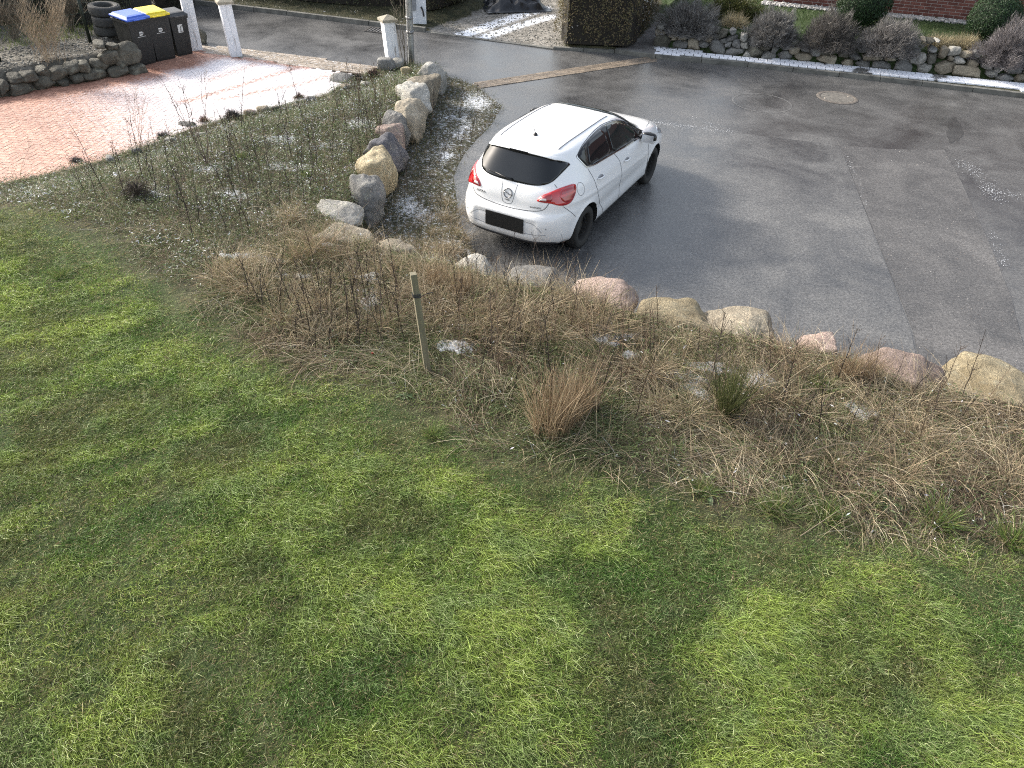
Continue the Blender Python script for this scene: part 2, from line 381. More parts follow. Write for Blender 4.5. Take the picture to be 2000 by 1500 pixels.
# ------------------------------------------------------------------ road: wet asphalt sheet
def flat(name, poly, z, mat, kind='structure', sub=None):
    bm = bmesh.new(); vs_ = [bm.verts.new((x, y, z)) for x, y in poly]; f = bm.faces.new(vs_); f.normal_update()
    if f.normal.z < 0: f.normal_flip()
    bmesh.ops.triangulate(bm, faces=bm.faces[:]); me = bpy.data.meshes.new(name); bm.to_mesh(me); bm.free()
    me.materials.append(mat); o = bpy.data.objects.new(name, me); link(o); return tag(o, kind=kind)
def m_asphalt(name, c0, c1, speck=.22, wet=True, r0=.22, r1=.55, seed=0.0):
    m, nt, b = newmat(name); v = geopos(nt)
    ad = N(nt, 'VectorMath', operation='ADD'); nt.links.new(v, ad.inputs[0]); ad.inputs[1].default_value = (seed, seed*.7, 0); v = ad.outputs[0]
    big = noise_tex(nt, .55, 5, .6, v, .8); mid = noise_tex(nt, 3.5, 5, .65, v); fine = noise_tex(nt, 130, 3, .8, v); agg = noise_tex(nt, 60, 2, .7, v); peb = noise_tex(nt, 26, 3, .75, v)
    damp = ramp(nt, mix(nt, .25, big, mid), [(.34, 0.), (.62, 1.)])
    c = mix(nt, damp, c0, c1)
    c = mix(nt, 1, c, ramp(nt, fine, [(.3, .35), (.5, 1.), (.72, 2.1)]), 'MULTIPLY')
    c = mix(nt, 1, c, ramp(nt, peb, [(.32, .62), (.5, 1.), (.68, 1.45)]), 'MULTIPLY')
    c = mix(nt, ramp(nt, agg, [(.68, 0.), (.76, speck)]), c, (.3, .29, .28))
    nt.links.new(c, b.inputs['Base Color'])
    r = mix(nt, damp, r0, r1); nt.links.new(r, b.inputs['Roughness']); b.inputs['Specular IOR Level'].default_value = .5
    bump(nt, b, mix(nt, .5, fine, agg), .35, .006); MATS[name] = m; return m
ASPH = m_asphalt('asphalt_wet', (.045, .045, .046), (.115, .113, .110), r0=.18, r1=.42)
ASPH_TRENCH = m_asphalt('asphalt_trench', (.050, .049, .048), (.116, .112, .109), .6, r0=.32, r1=.6, seed=3.1)
ASPH_OLD = m_asphalt('asphalt_old', (.045, .046, .048), (.135, .133, .129), .3, r0=.20, r1=.44, seed=8.3)
inner = [tuple(np.array(p)+np.array(q)) for p, q in zip(WALL, [(-.2, -.1)]*9+[(-.1, -.25)]*13)]
road_poly = FK+[(34, 4), inner[-1]]+inner[::-1]+STREET_N[::-1]
flat('road', road_poly, 0, ASPH)
flat('road', G([(1262, 236), (1420, 258), (1640, 284), (1712, 470), (1780, 650), (1800, 760), (1500, 760), (1180, 640), (960, 560), (880, 470), (895, 300), (965, 240)]), .004, ASPH_OLD)
flat('road', G([(1640, 284), (1740, 292), (1845, 293), (1880, 360), (1930, 470), (1975, 580), (2010, 720), (2020, 800), (1815, 800), (1785, 650), (1714, 470)]), .004, ASPH_TRENCH)
_st = []
for k in range(26):
    a = k*2*math.pi/26; r_ = 1+.12*math.sin(3*a+1)+.10*math.sin(7*a)+random.uniform(-.06, .06); _st.append((1864+16*r_*math.cos(a), 256+24*r_*math.sin(a)))
flat('road', G(_st), .003, m_asphalt('asphalt_soaked', (.034, .033, .032), (.062, .061, .059), .3, r0=.3, r1=.5))
_c = gp(1488, 201); _m = MB(); _m.lathe([(.60, .003), (.64, .003)], 48, (_c[0], _c[1], 0)); tag(_m.build('road', ASPH_OLD), kind='structure')
# herringbone and running brick layers
def bricks(name, cells, ang, org, clip, w, l, z, colf, mat, frostf=None, gap=.004):
    V = []; c, s = math.cos(ang), math.sin(ang)
    cells = np.array(cells, float)                                    # cx, cy, sx, sy in brick coordinates
    ctr = np.stack([org[0]+c*cells[:, 0]-s*cells[:, 1], org[1]+s*cells[:, 0]+c*cells[:, 1]], 1)
    k = sdist(ctr, clip) > -.04; cells, ctr = cells[k], ctr[k]; n = len(cells)
    zj = z+RNG.normal(0, .001, n); T = RNG.normal(0, .0008, (n, 4))
    for i, (sx, sy) in enumerate(((-1, -1), (1, -1), (1, 1), (-1, 1))):
        lx, ly = cells[:, 0]+sx*(cells[:, 2]/2-gap), cells[:, 1]+sy*(cells[:, 3]/2-gap)
        V.append(np.stack([org[0]+c*lx-s*ly, org[1]+s*lx+c*ly, zj+T[:, i]], 1))
    V = np.stack(V, 1).reshape(-1, 3); Fq = np.arange(4*n).reshape(-1, 4)
    col = np.repeat(colf(ctr), 4, 0)
    # skirts so the bricks are solid
    B = V.copy(); B[:, 2] -= .03; VV = np.concatenate([V, B]); m = 4*n
    sk = np.concatenate([np.stack([Fq[:, i], m+Fq[:, i], m+Fq[:, (i+1) % 4], Fq[:, (i+1) % 4]], 1) for i in range(4)])
    fr = frostf(VV[:, :2]) if frostf else None
    o = mesh_np(name, VV, Q=np.concatenate([Fq, sk]), col=np.concatenate([col, col]), frost=fr, mat=mat); return tag(o, kind='structure')
DRIVE = DRIVE_L+[tuple(np.array(p)+np.array([-.4, .45])) for p in BINFRONT]+G([(402, 103), (470, 113), (600, 133), (712, 152)])+DRIVE_R[2:]
_o = gp(690, 155); _ax = gp(0, 270)-_o; _L = np.linalg.norm(_ax); _ax /= _L
def drive_frost(P):
    s = (P-_o)@_ax; dl = polydist(P, DRIVE_L+BINFRONT)
    f = .03+.87*sm(7.6, 1.8, s)
    f = f*sm(.15, 1.0, dl+.5*(fbm(P[:, 0], P[:, 1], 1.4)-.5))*sm(-.1, .35, polydist(P, G([(402, 103), (470, 113), (600, 133)]))+.3*(fbm(P[:, 0], P[:, 1], 2)-.5))
    for pl, wd, k in (([(672, 140), (590, 165), (507, 181), (430, 195)], .10, .65), ([(640, 141), (560, 165), (480, 185)], .06, .4), ([(575, 135), (500, 158), (427, 181), (360, 200)], .12, .7), ([(510, 122), (455, 142), (410, 158)], .16, .45)):
        f = f*(1-k*np.exp(-(polydist(P, G(pl))/wd)**2))
    return np.clip(f, 0, 1.1)
def drive_col(c):
    t = RNG.random(len(c)); b = lerp((.33, .165, .115), (.46, .25, .18), t)
    return b*(.85+.3*fbm(c[:, 0], c[:, 1], 1.2))[:, None]
cells = []
W = .1
for a in range(-130, 131):
    for k in range(-40, 41):
        x, y = a+4*k, a
        if abs(x) < 135 and abs(y) < 135:
            cells.append(((x+1)*W, (y+.5)*W, 2*W, W)); cells.append(((x+.5)*W, (y+2)*W, W, 2*W))
flat('driveway', DRIVE, -.004, m_simple('joint_sand', (.2, .13, .1), .9))
bricks('driveway', cells, math.atan2(_ax[1], _ax[0])+math.radians(45), (_o+_ax*6), DRIVE, .1, .2, .012, drive_col, m_earth('clay_pavers', .55, 26, (.80, .79, .82), .25, .5, ((.62, 0.), (1.0, .85))), drive_frost)
APRON = APRON_U+G([(722, 148), (600, 131), (470, 112), (402, 102)])
_b0 = np.array(APRON_U[0]); _bd = np.array(APRON_U[-1])-_b0; ba = math.atan2(_bd[1], _bd[0])
cells = [((i+.5*(j % 2))*.26, j*.13, .26, .13) for i in range(-4, 40) for j in range(-16, 10)]
apc = lambda c: lerp((.20, .165, .125), (.34, .28, .22), RNG.random(len(c)))
flat('road', APRON, .003, MATS['joint_sand'])
bricks('road', cells, ba, _b0, APRON, .13, .26, .014, apc, m_earth('old_pavers', .6, 14, (.7, .7, .72), .4, .45), lambda P: np.full(len(P), .22))
_b0, _b1 = gp(925, 162), gp(1262, 112); _bd = _b1-_b0; _bn = np.array([_bd[1], -_bd[0]])/np.linalg.norm(_bd)*.42; BAND = [tuple(_b0), tuple(_b1), tuple(_b1+_bn), tuple(_b0+_bn)]
cells = [((i+.5*(j % 2))*.2, (j+.5)*.1, .2, .1) for i in range(-4, 60) for j in range(-4, 0)]
bricks('road', cells, math.atan2(_bd[1], _bd[0]), _b0, BAND, .1, .2, .012, lambda c: lerp((.14, .115, .09), (.23, .185, .14), RNG.random(len(c))), MATS['old_pavers'])
# pavement of frosted pavers under the far wall, and the kerbs
PAVE = G([(1281, 101), (1460, 121), (1638, 135), (1998, 174)])
_e = G([(1283, 112), (1460, 127), (1638, 146), (1998, 185)]); _a, _b = np.array(PAVE[-2]), np.array(PAVE[-1]); _t = (_b-_a)/np.linalg.norm(_b-_a)*12
PAVE = PAVE+[tuple(_b+_t), tuple(np.array(_e[-1])+_t)]+_e[::-1]
_b0 = np.array(PAVE[0]); _bd = np.array(PAVE[3])-_b0
cells = [((i+.5*(j % 2))*.21, j*.17, .21, .17) for i in range(-4, 120) for j in range(-10, 8)]
pvf = lambda P: np.clip(1.15-1.1*sm(.5, .75, fbm(P[:, 0], P[:, 1], 1.3))-.9*sm(9.0, 12.5, P[:, 0])*fbm(P[:, 0], P[:, 1], 3), 0, 1.15)
bricks('pavement', cells, math.atan2(_bd[1], _bd[0]), _b0, PAVE, .2, .2, .115, lambda c: lerp((.1, .1, .095), (.17, .165, .155), RNG.random(len(c))), m_earth('frosted_pavers', .7, 9, (.82, .84, .9), .3, .4), pvf, gap=.009)
kb = MB()
def kerb_run(pts, h, w, L=1.0):
    pts = [np.array(p) for p in pts]
    for a, b in zip(pts[:-1], pts[1:]):
        d = b-a; n = max(1, round(np.linalg.norm(d)/L)); u = d/np.linalg.norm(d); nn = np.array([-u[1], u[0]])
        for i in range(n):
            c = a+d*(i+.5)/n+nn*w/2; kb.box((c[0], c[1], h/2-.06+random.gauss(0, .003)), (np.linalg.norm(d)/n-.012, w, h+.12), math.atan2(u[1], u[0]))
kerb_run(FK[:5], .11, .12); kerb_run(FK[4:6], .02, .12); kerb_run(FK[5:7], .07, .12); kerb_run(FK[6:], .10, .13)
tag(kb.build('kerb', m_simple('kerb_stone', (.13, .128, .115), .75, var=.45, scale=5, bmp=.4), bevel=.008), kind='structure')

# ------------------------------------------------------------------ rocks
def ico(sub):
    bm = bmesh.new(); bmesh.ops.create_icosphere(bm, subdivisions=sub, radius=1); V = np.array([v.co[:] for v in bm.verts]); T = np.array([[v.index for v in f.verts] for f in bm.faces]); bm.free()
    return V, T
ICO = {s: ico(s) for s in (3, 4, 5)}
def rock_shape(seed, sub=4, planes=13, p=11, rough=.05):
    r = np.random.default_rng(seed); D, T = ICO[sub]
    n = r.normal(size=(planes, 3)); n /= np.linalg.norm(n, axis=1)[:, None]; d = r.uniform(.72, 1.0, planes)
    n = np.concatenate([n, [[0, 0, 1], [0, 0, -1], [1, 0, 0], [-1, 0, 0], [0, 1, 0], [0, -1, 0]]]); d = np.concatenate([d, r.uniform(.85, 1.0, 6)])
    k = np.maximum(D@n.T, 1e-3)/d
    rad = (k**p).sum(1)**(-1/p)
    off = Vector(r.uniform(-50, 50, 3))
    nz = np.array([mnoise.fractal(Vector(v)*2.2+off, .9, 2.1, 5) for v in D]); rad = rad*(1+rough*nz)
    V = D*rad[:, None]; V /= np.abs(V).max(0); return V, T
def rock(name, loc, size, mat, seed, rz=0, tilt=0, sub=4, planes=13, p=11, parent=None, rough=.05):
    V, T = rock_shape(seed, sub, planes, p, rough); V = V*np.array(size)/2
    o = mesh_np(name, V, T, mat=mat, smooth=True, parent=parent); o.location = loc; o.rotation_euler = (tilt, tilt*.5, rz); return o

# big boulders of the retaining row: photo centre, width px, visible depth along the row, height, height of centre, colour, label
BOUL = [
 (846, 152, 40, .50, .62, .30, 'pale', 'angular pale boulder at the lamp post end of the boulder row'),
 (828, 181, 52, .50, .66, .33, 'tan', 'rounded tan boulder second from the lamp post in the row'),
 (806, 203, 54, .55, .66, .34, 'pale', 'flat topped pale boulder leaning on the rounded tan one'),
 (794, 237, 50, .50, .70, .33, 'tan', 'dull tan boulder between the flat pale boulder and the small grey one'),
 (775, 257, 40, .30, .66, .33, 'grey', 'small light grey boulder squeezed below the dull tan one'),
 (763, 277, 44, .32, .66, .31, 'pink', 'small pinkish boulder above the large blue grey block'),
 (753, 308, 58, .50, .78, .28, 'blue', 'large blue grey boulder with a steep dark side towards the car'),
 (736, 346, 60, .56, .86, .30, 'yellow', 'tall ochre yellow boulder with a rounded top'),
 (715, 392, 58, .50, .80, .28, 'grey', 'upright grey boulder with a dark streaked side, below the ochre one'),
 (666, 418, 78, .50, .40, .44, 'pale', 'flat pale grey slab boulder behind the upright grey one'),
 (672, 458, 100, .46, .40, .46, 'tan', 'broad pale tan boulder at the bend of the row'),
 (768, 487, 82, .45, .42, .44, 'tan', 'low brownish boulder half covered by dry grass near the stake'),
 (928, 524, 70, .50, .55, .36, 'pale', 'pale grey boulder behind the rear of the white car'),
 (1042, 553, 84, .50, .55, .36, 'grey', 'grey tan boulder between the pale one and the broad pinkish one'),
 (1172, 585, 120, .55, .62, .36, 'pink', 'broad pinkish beige boulder at the edge of the asphalt'),
 (1318, 622, 130, .55, .62, .36, 'yellow', 'wide sandy boulder between the pinkish beige one and the split faced one'),
 (1440, 655, 128, .60, .66, .36, 'tan', 'sandy domed boulder with a dark mossy side'),
 (1596, 682, 62, .40, .50, .38, 'pink', 'small pointed pinkish grey boulder in tall dry grass'),
 (1762, 728, 150, .66, .62, .36, 'pink', 'long red pink boulder with a cracked end'),
 (1945, 765, 168, .72, .66, .36, 'yellow', 'large yellow boulder at the far end of the row, right of the pink one'),
]
for i, (px, py, w, sy, sz, zc, c, lab) in enumerate(BOUL):
    g = gp(px, py, zc); W_ = w/F_PX*depth((g[0], g[1], zc))*1.12
    j = np.argmin([np.hypot(g[0]-a, g[1]-b) for a, b in WALL]); j = min(j, len(WALL)-2); a, b = np.array(WALL[max(j-1, 0)]), np.array(WALL[j+1]); ang = math.atan2(*(b-a)[::-1])
    up = i < 9
    sz_ = sz*(1.08 if up else .86)
    size = (W_*1.12, sy*1.55, sz_) if not up else (W_*1.18, sy*2.05, sz_*1.06)
    o = rock('boulder', (g[0], g[1], zc-(.02 if up else .055)), size, ROCK[c], 100+i*7, rz=random.uniform(-.25, .25) if up else random.uniform(-.2, .2), sub=5, planes=12 if i in (2, 6, 8, 9, 17) else 16, p=24 if i in (0, 2, 6, 8, 9, 17) else 13, rough=.085, tilt=random.uniform(-.12, .12))
    tag(o, lab, 'boulder', 'boulders of the retaining row')

EDGE = [(216, 313, 24, 'grey', 'small grey stone on the driveway edge nearest the lawn corner'), (267, 297, 22, 'grey', 'grey edging stone beside the thin tan sapling'), (333, 275, 22, 'pale', 'pale edging stone below the pair of bare saplings'),
 (367, 248, 34, 'grey', 'wide grey edging stone by the bare saplings'), (392, 265, 22, 'pale', 'whitish flat stone just inside the driveway edge'), (461, 244, 24, 'tan', 'half buried stone beside a dry seedhead plant'), (489, 221, 26, 'pink', 'low pinkish stone on the frosted driveway edge'),
 (517, 215, 28, 'tan', 'round tan stone on the driveway edge, beside a grey twin'), (539, 213, 18, 'dark', 'dark narrow stone touching the round tan one'), (507, 234, 20, 'pale', 'pale flat stone set below the round tan one'), (577, 208, 18, 'tan', 'small tan stone by a rust brown plant'),
 (609, 196, 22, 'grey', 'rounded grey stone beside the rust brown plant'), (667, 161, 48, 'grey', 'long grey stone lying along the driveway edge'), (676, 171, 24, 'tan', 'round tan stone under the long grey one'), (714, 165, 22, 'pale', 'angular pale stone near the dark heather clump')]
for i, (px, py, w, c, lab) in enumerate(EDGE):
    g = at(px, py+2); W_ = w/F_PX*depth(g)
    tag(rock('edging_stone', (g[0], g[1], g[2]+W_*.12), (W_, W_*.7, max(.12, W_*.6)), ROCK[c], 300+i, rz=random.uniform(-.6, .9), sub=3), lab, 'stone', 'edging stones along the driveway')
for px, py, w, h_, c, lab in ((757, 132, 38, .3, 'grey', 'grey mossy boulder at the foot of the white gate post'), (778, 130, 24, .26, 'pale', 'pale angular stone leaning between gate post and lamp post'), (794, 142, 24, .2, 'yellow', 'round ochre stone at the foot of the lamp post'), (396, 84, 20, .45, 'dark', 'dark upright stone behind the gate post by the bins')):
    g = at(px, py+4); W_ = w/F_PX*depth(g); tag(rock('boulder', (g[0], g[1], g[2]+h_*.36), (W_, W_*.8, h_), ROCK[c], 400+px, sub=4), lab, 'boulder')

# dry stone walls: one wall each, every stone a part
def stone_wall(name, label, base, lst, off, sc, mats, seed, thick, core_h, grp=None):
    a0 = np.array(base[0]); root = empty(name, (a0[0], a0[1], 0), 0, label, 'stone wall')
    r = random.Random(seed)
    for i, (u, v, w, h) in enumerate(lst):
        px, py = off[i][0]+u/sc, off[i][1]+v/sc; w, h = w/sc, h/sc
        best = None
        for a, b in zip(base[:-1], base[1:]):
            a, b = np.array(a), np.array(b); q = onplane(px, py, a, b); t = ((q[:2]-a)@(b-a))/((b-a)@(b-a))
            cost = max(0, -t, t-1)
            if best is None or cost < best[0]: best = (cost, q, math.atan2(b[1]-a[1], b[0]-a[0]))
        _, q, ang = best; D = depth(q); W_, H_ = w/F_PX*D*1.14, h/F_PX*D*1.2
        nrm = np.array([math.sin(ang), -math.cos(ang)]); back = .05+.18*max(q[2], 0)
        p = (q[0]-nrm[0]*back-a0[0], q[1]-nrm[1]*back-a0[1], max(q[2], H_*.3))
        rock('stone', p, (W_, thick, H_), mats[r.choices(range(len(mats)), [4, 3, 2, 1][:len(mats)])[0]], seed*1000+i, rz=ang+r.uniform(-.1, .1), tilt=r.uniform(-.08, .08), sub=4, p=15, parent=root, rough=.10)
    return root
LST1 = [(50, 1280, 160, 200), (290, 1290, 300, 170), (650, 1220, 270, 190), (440, 1140, 240, 160), (660, 1060, 170, 140), (870, 1060, 260, 150), (920, 1200, 200, 110), (1140, 1150, 210, 150), (1080, 1010, 220, 140), (1250, 970, 180, 140), (1390, 1110, 340, 160), (1480, 960, 250, 150), (1610, 860, 270, 200), (1800, 940, 110, 90), (1720, 1060, 280, 150), (1875, 810, 370, 290), (2000, 1020, 240, 160), (250, 1150, 200, 110), (-140, 1300, 200, 200), (1650, 700, 160, 100), (1480, 690, 150, 80)]
stone_wall('stone_wall', 'low dark fieldstone wall along the far side of the pink driveway', DRIVE_L, LST1, [(0, 0)]*len(LST1), 7.5, [ROCK['dark'], ROCK['dark'], ROCK['dark']], 3, .42, .4)
L5 = [(60, 370, 130, 60), (80, 460, 180, 130), (260, 490, 160, 90), (410, 490, 140, 130), (190, 385, 110, 60), (205, 425, 80, 45), (525, 480, 110, 60), (490, 410, 80, 70), (580, 420, 90, 70), (590, 335, 110, 80), (665, 345, 60, 70), (665, 410, 80, 50), (665, 515, 170, 140), (735, 370, 100, 90), (745, 445, 70, 50), (825, 430, 110, 70), (790, 485, 70, 60), (875, 485, 90, 80), (860, 560, 180, 80), (835, 350, 70, 70), (960, 420, 80, 80), (965, 500, 90, 90), (1085, 460, 140, 110), (1085, 570, 160, 120), (1200, 525, 120, 60), (1235, 600, 150, 80), (1305, 540, 80, 50), (1345, 450, 110, 110), (1415, 520, 80, 60), (1500, 485, 110, 70), (1500, 550, 120, 70), (1410, 605, 150, 100), (1620, 625, 200, 80), (1620, 520, 100, 80), (1860, 645, 190, 90), (60, 300, 120, 60), (420, 390, 110, 60), (290, 410, 110, 60), (1000, 590, 90, 60), (1200, 440, 100, 80), (1740, 560, 120, 90), (1720, 470, 110, 80), (1850, 540, 130, 90), (1880, 450, 90, 70)]
L6 = [(105, 510, 50, 80), (45, 600, 110, 50), (85, 680, 120, 60), (170, 620, 120, 60), (255, 700, 150, 80), (345, 630, 190, 70), (450, 710, 190, 80), (550, 640, 110, 50), (690, 720, 170, 130), (700, 590, 120, 80), (815, 570, 100, 80), (800, 650, 60, 50), (825, 510, 70, 40), (885, 650, 110, 110), (915, 750, 150, 90), (1005, 645, 100, 90), (1015, 555, 90, 60), (1135, 590, 90, 110), (1250, 570, 120, 90), (1210, 640, 50, 40), (1140, 745, 220, 130), (1305, 670, 120, 80), (1385, 610, 110, 70), (1440, 710, 120, 100), (1390, 790, 280, 120), (1490, 600, 70, 70), (1730, 760, 90, 50), (1880, 760, 160, 100), (1780, 850, 190, 80), (1950, 860, 120, 90), (1975, 690, 100, 80), (1980, 600, 80, 60), (920, 445, 50, 30), (1000, 460, 90, 40), (1075, 460, 50, 30), (300, 540, 120, 70), (440, 560, 110, 70), (580, 560, 100, 70), (1600, 700, 120, 80), (1650, 800, 120, 80), (1720, 660, 110, 70), (1860, 660, 110, 70), (2090, 760, 160, 100), (2120, 880, 180, 90), (2080, 650, 120, 80)]
stone_wall('stone_wall', 'dry stone wall of grey fieldstones below the brick house, behind the frosted pavers', FWALL, L5+L6, [(1280, 0)]*len(L5)+[(1640, 0)]*len(L6), 5.556, [ROCK['grey'], ROCK['tan'], ROCK['pale'], ROCK['dark']], 5, .36, .5)

# ------------------------------------------------------------------ strands, leaves: numpy builders
class Acc:
    def __init__(s): s.V = []; s.T = []; s.C = []; s.n = 0
    def put(s, V, T, C): s.V.append(V); s.T.append(T+s.n); s.C.append(C); s.n += len(V)
    def build(s, name, mat, parent=None): return mesh_np(name, np.concatenate(s.V), np.concatenate(s.T), col=np.concatenate(s.C), mat=mat, parent=parent)
    def ribbons(s, base, up, L, bend, w, col, segs=2, rng=RNG, tipcol=None, taper=.35):
        n = len(base); t = np.linspace(0, 1, segs+1); L = np.broadcast_to(L, (n,)); w = np.broadcast_to(w, (n,))
        P = base[:, None]+(L[:, None]*t)[..., None]*up[:, None]+(t**2)[None, :, None]*bend[:, None]
        a = rng.uniform(0, 2*math.pi, n); h = np.stack([np.cos(a), np.sin(a), np.zeros(n)], 1)
        sd = np.cross(up, h); sd /= np.linalg.norm(sd, axis=1)[:, None]+1e-9
        V = np.zeros((n, 2*segs+1, 3)); C = np.zeros((n, 2*segs+1, 3)); tc = col if tipcol is None else tipcol
        for k in range(segs):
            ww = (w*(1-taper*k/segs)/2)[:, None]*sd
            V[:, 2*k], V[:, 2*k+1] = P[:, k]-ww, P[:, k]+ww
            C[:, 2*k] = C[:, 2*k+1] = col*(1-t[k])+tc*t[k]
        V[:, -1] = P[:, -1]; C[:, -1] = tc
        tri = []
        for k in range(segs-1): tri += [(2*k, 2*k+1, 2*k+3), (2*k, 2*k+3, 2*k+2)]
        tri.append((2*segs-2, 2*segs-1, 2*segs)); m = 2*segs+1
        T = (np.arange(n)*m)[:, None, None]+np.array(tri)[None]
        s.put(V.reshape(-1, 3), T.reshape(-1, 3), C.reshape(-1, 3)); return s
    def leaves(s, pts, nrm, size, col, asp=.6, rng=RNG):
        n = len(pts); size = np.broadcast_to(size, (n,)); r = rng.normal(size=(n, 3)); u = np.cross(nrm, r); u /= np.linalg.norm(u, axis=1)[:, None]+1e-9
        v = np.cross(nrm, u); v /= np.linalg.norm(v, axis=1)[:, None]+1e-9; u = u*size[:, None]; v = v*(size*asp)[:, None]
        V = np.stack([pts-u, pts+v*.5+nrm*size[:, None]*.1, pts+u, pts-v*.5+nrm*size[:, None]*.1], 1)
        T = (np.arange(n)*4)[:, None, None]+np.array([(0, 2, 1), (0, 3, 2)])[None]
        s.put(V.reshape(-1, 3), T.reshape(-1, 3), np.repeat(col, 4, 0)); return s
    def twig(s, pts, r0, r1, col, n=3):
        pts = np.asarray(pts, float); m = len(pts); rad = np.linspace(r0, r1, m); V = []
        t = np.gradient(pts, axis=0); t /= np.linalg.norm(t, axis=1)[:, None]+1e-9
        a = np.array([.31, .87, .2]); u = np.cross(t, a); u /= np.linalg.norm(u, axis=1)[:, None]+1e-9; w = np.cross(t, u)
        th = np.arange(n)*2*math.pi/n
        V = pts[:, None]+rad[:, None, None]*(np.cos(th)[None, :, None]*u[:, None]+np.sin(th)[None, :, None]*w[:, None])
        T = []
        for i in range(m-1):
            for j in range(n):
                k = (j+1) % n; T += [(i*n+j, i*n+k, (i+1)*n+k), (i*n+j, (i+1)*n+k, (i+1)*n+j)]
        s.put(V.reshape(-1, 3), np.array(T), np.tile(np.asarray(col, float), (m*n, 1))); return s
def jit(c, n, a=.25, rng=RNG):
    c = np.asarray(c, float); return np.clip(c*(1+rng.normal(0, a, (n, 1)))*(1+rng.normal(0, a*.3, (n, 3))), .004, .9)
def unit(n, rng=RNG):
    v = rng.normal(size=(n, 3)); return v/np.linalg.norm(v, axis=1)[:, None]
def pick(cols, wts, n, rng=RNG):
    return np.asarray(cols, float)[rng.choice(len(cols), n, p=np.asarray(wts)/sum(wts))]

# ------------------------------------------------------------------ lawn
n = 2300000
P = np.stack([RNG.uniform(-12, 10, n), RNG.uniform(1.2, 13, n)], 1)
q = pix(np.concatenate([P, np.full((n, 1), .45)], 1))
dist = np.hypot(P[:, 0], P[:, 1])
wp = lambda s, o=0.: fbm(P[:, 0]+o, P[:, 1]-o, s)
thin = sm(.30, .60, wp(1.1, 3)*.55+wp(3.2, 7)*.45)                         # thick and thin turf
bs = sdist(P, BED)+.5*(wp(1.6, 21)-.5)
edge = sm(.15, -1.1, bs)                                                    # turf thins towards the rough bed
dens = np.clip(5.2/np.maximum(dist, 2.5), 0, 1)**1.15*(.45+.55*thin)*(.22+.78*edge)*np.where(bs > .25, (.30+.5*np.maximum(sm(9.0, 11.0, P[:, 1]), sm(-2.9, -4.0, P[:, 0])))*sm(2.2, .2, bs), 1)
keep = (RNG.random(n) < dens) & inside(P, GARDEN) & (q[:, 0] > -900) & (q[:, 0] < 2900) & (q[:, 1] < 2100) & (q[:, 1] > 300)
P = P[keep]; thin, edge = thin[keep], edge[keep]; n = len(P); zz = H(P)
a1, a2, a3 = fbm(P[:, 0], P[:, 1], .8), fbm(P[:, 0]+9, P[:, 1], 2.1), fbm(P[:, 0]-5, P[:, 1]+3, 5, 3)
# long combed bands across the turf: sun dapples painted as brighter, longer blades
sun_band = fbm((P[:, 0]*.75+P[:, 1]*.55), (P[:, 1]*.9-P[:, 0]*.5)*2.6, .9, 4)
lush = np.clip(sm(.39, .63, .36*a2+.38*sun_band+.26*a3), 0, 1)  # how strongly the painted sunlight brightens each blade
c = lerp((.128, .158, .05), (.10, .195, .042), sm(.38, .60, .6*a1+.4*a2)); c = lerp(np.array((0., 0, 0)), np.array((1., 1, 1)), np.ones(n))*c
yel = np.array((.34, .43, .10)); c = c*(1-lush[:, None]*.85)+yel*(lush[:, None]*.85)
old = RNG.random(n) < .06+.34*(1-edge)+.10*(1-thin); c[old] = np.array((.30, .25, .13))
blue = sm(.58, .7, a3)*.5; c = c*(1-blue[:, None])+np.array((.13, .22, .09))*blue[:, None]
c = c*(1+RNG.normal(0, .32, (n, 1))); hi = RNG.random(n) < .07; c[hi] = np.array((.52, .58, .30))*(1+RNG.normal(0, .15, (hi.sum(), 1)))  # scattered pale blades: backlit highlights put into the colour
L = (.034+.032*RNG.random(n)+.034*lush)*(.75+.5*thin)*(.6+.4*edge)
up = np.stack([RNG.normal(0, .55, n), RNG.normal(0, .55, n), np.ones(n)], 1); up /= np.linalg.norm(up, axis=1)[:, None]
comb = (.3+.7*lush)[:, None]*np.array([.55, -.45, 0])
bend = (RNG.normal(0, .5, (n, 3))*np.array([1, 1, 0])+comb+np.array([0, 0, -.35]))*L[:, None]*.9
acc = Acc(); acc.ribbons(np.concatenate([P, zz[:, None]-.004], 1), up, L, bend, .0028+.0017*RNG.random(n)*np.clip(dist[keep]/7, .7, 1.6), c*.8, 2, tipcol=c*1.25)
# fine undercoat between the longer blades
m = 600000; i_ = RNG.choice(n, m, p=(d_ := 1/np.maximum(dist[keep], 2.5)**.5)/d_.sum()); Pu = P[i_]+RNG.normal(0, .03, (m, 2)); uu = np.stack([RNG.normal(0, .7, m), RNG.normal(0, .7, m), np.ones(m)], 1); uu /= np.linalg.norm(uu, axis=1)[:, None]
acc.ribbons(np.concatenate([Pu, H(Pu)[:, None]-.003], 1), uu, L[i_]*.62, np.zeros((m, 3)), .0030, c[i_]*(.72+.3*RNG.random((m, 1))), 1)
# thatch lying flat and clover leaves between the blades
m = 90000; R_ = RNG.integers(0, n, m); Pt = P[R_]+RNG.normal(0, .05, (m, 2)); zt = H(Pt)
up = np.stack([RNG.normal(0, 1, m), RNG.normal(0, 1, m), RNG.uniform(.02, .3, m)], 1); up /= np.linalg.norm(up, axis=1)[:, None]
acc.ribbons(np.concatenate([Pt, zt[:, None]+.004], 1), up, .03+.06*RNG.random(m), RNG.normal(0, .015, (m, 3))*np.array([1, 1, .2]), .003, jit((.30, .25, .15), m, .3), 2)
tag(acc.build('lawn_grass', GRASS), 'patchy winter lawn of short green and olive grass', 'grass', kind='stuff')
print('lawn blades', n)

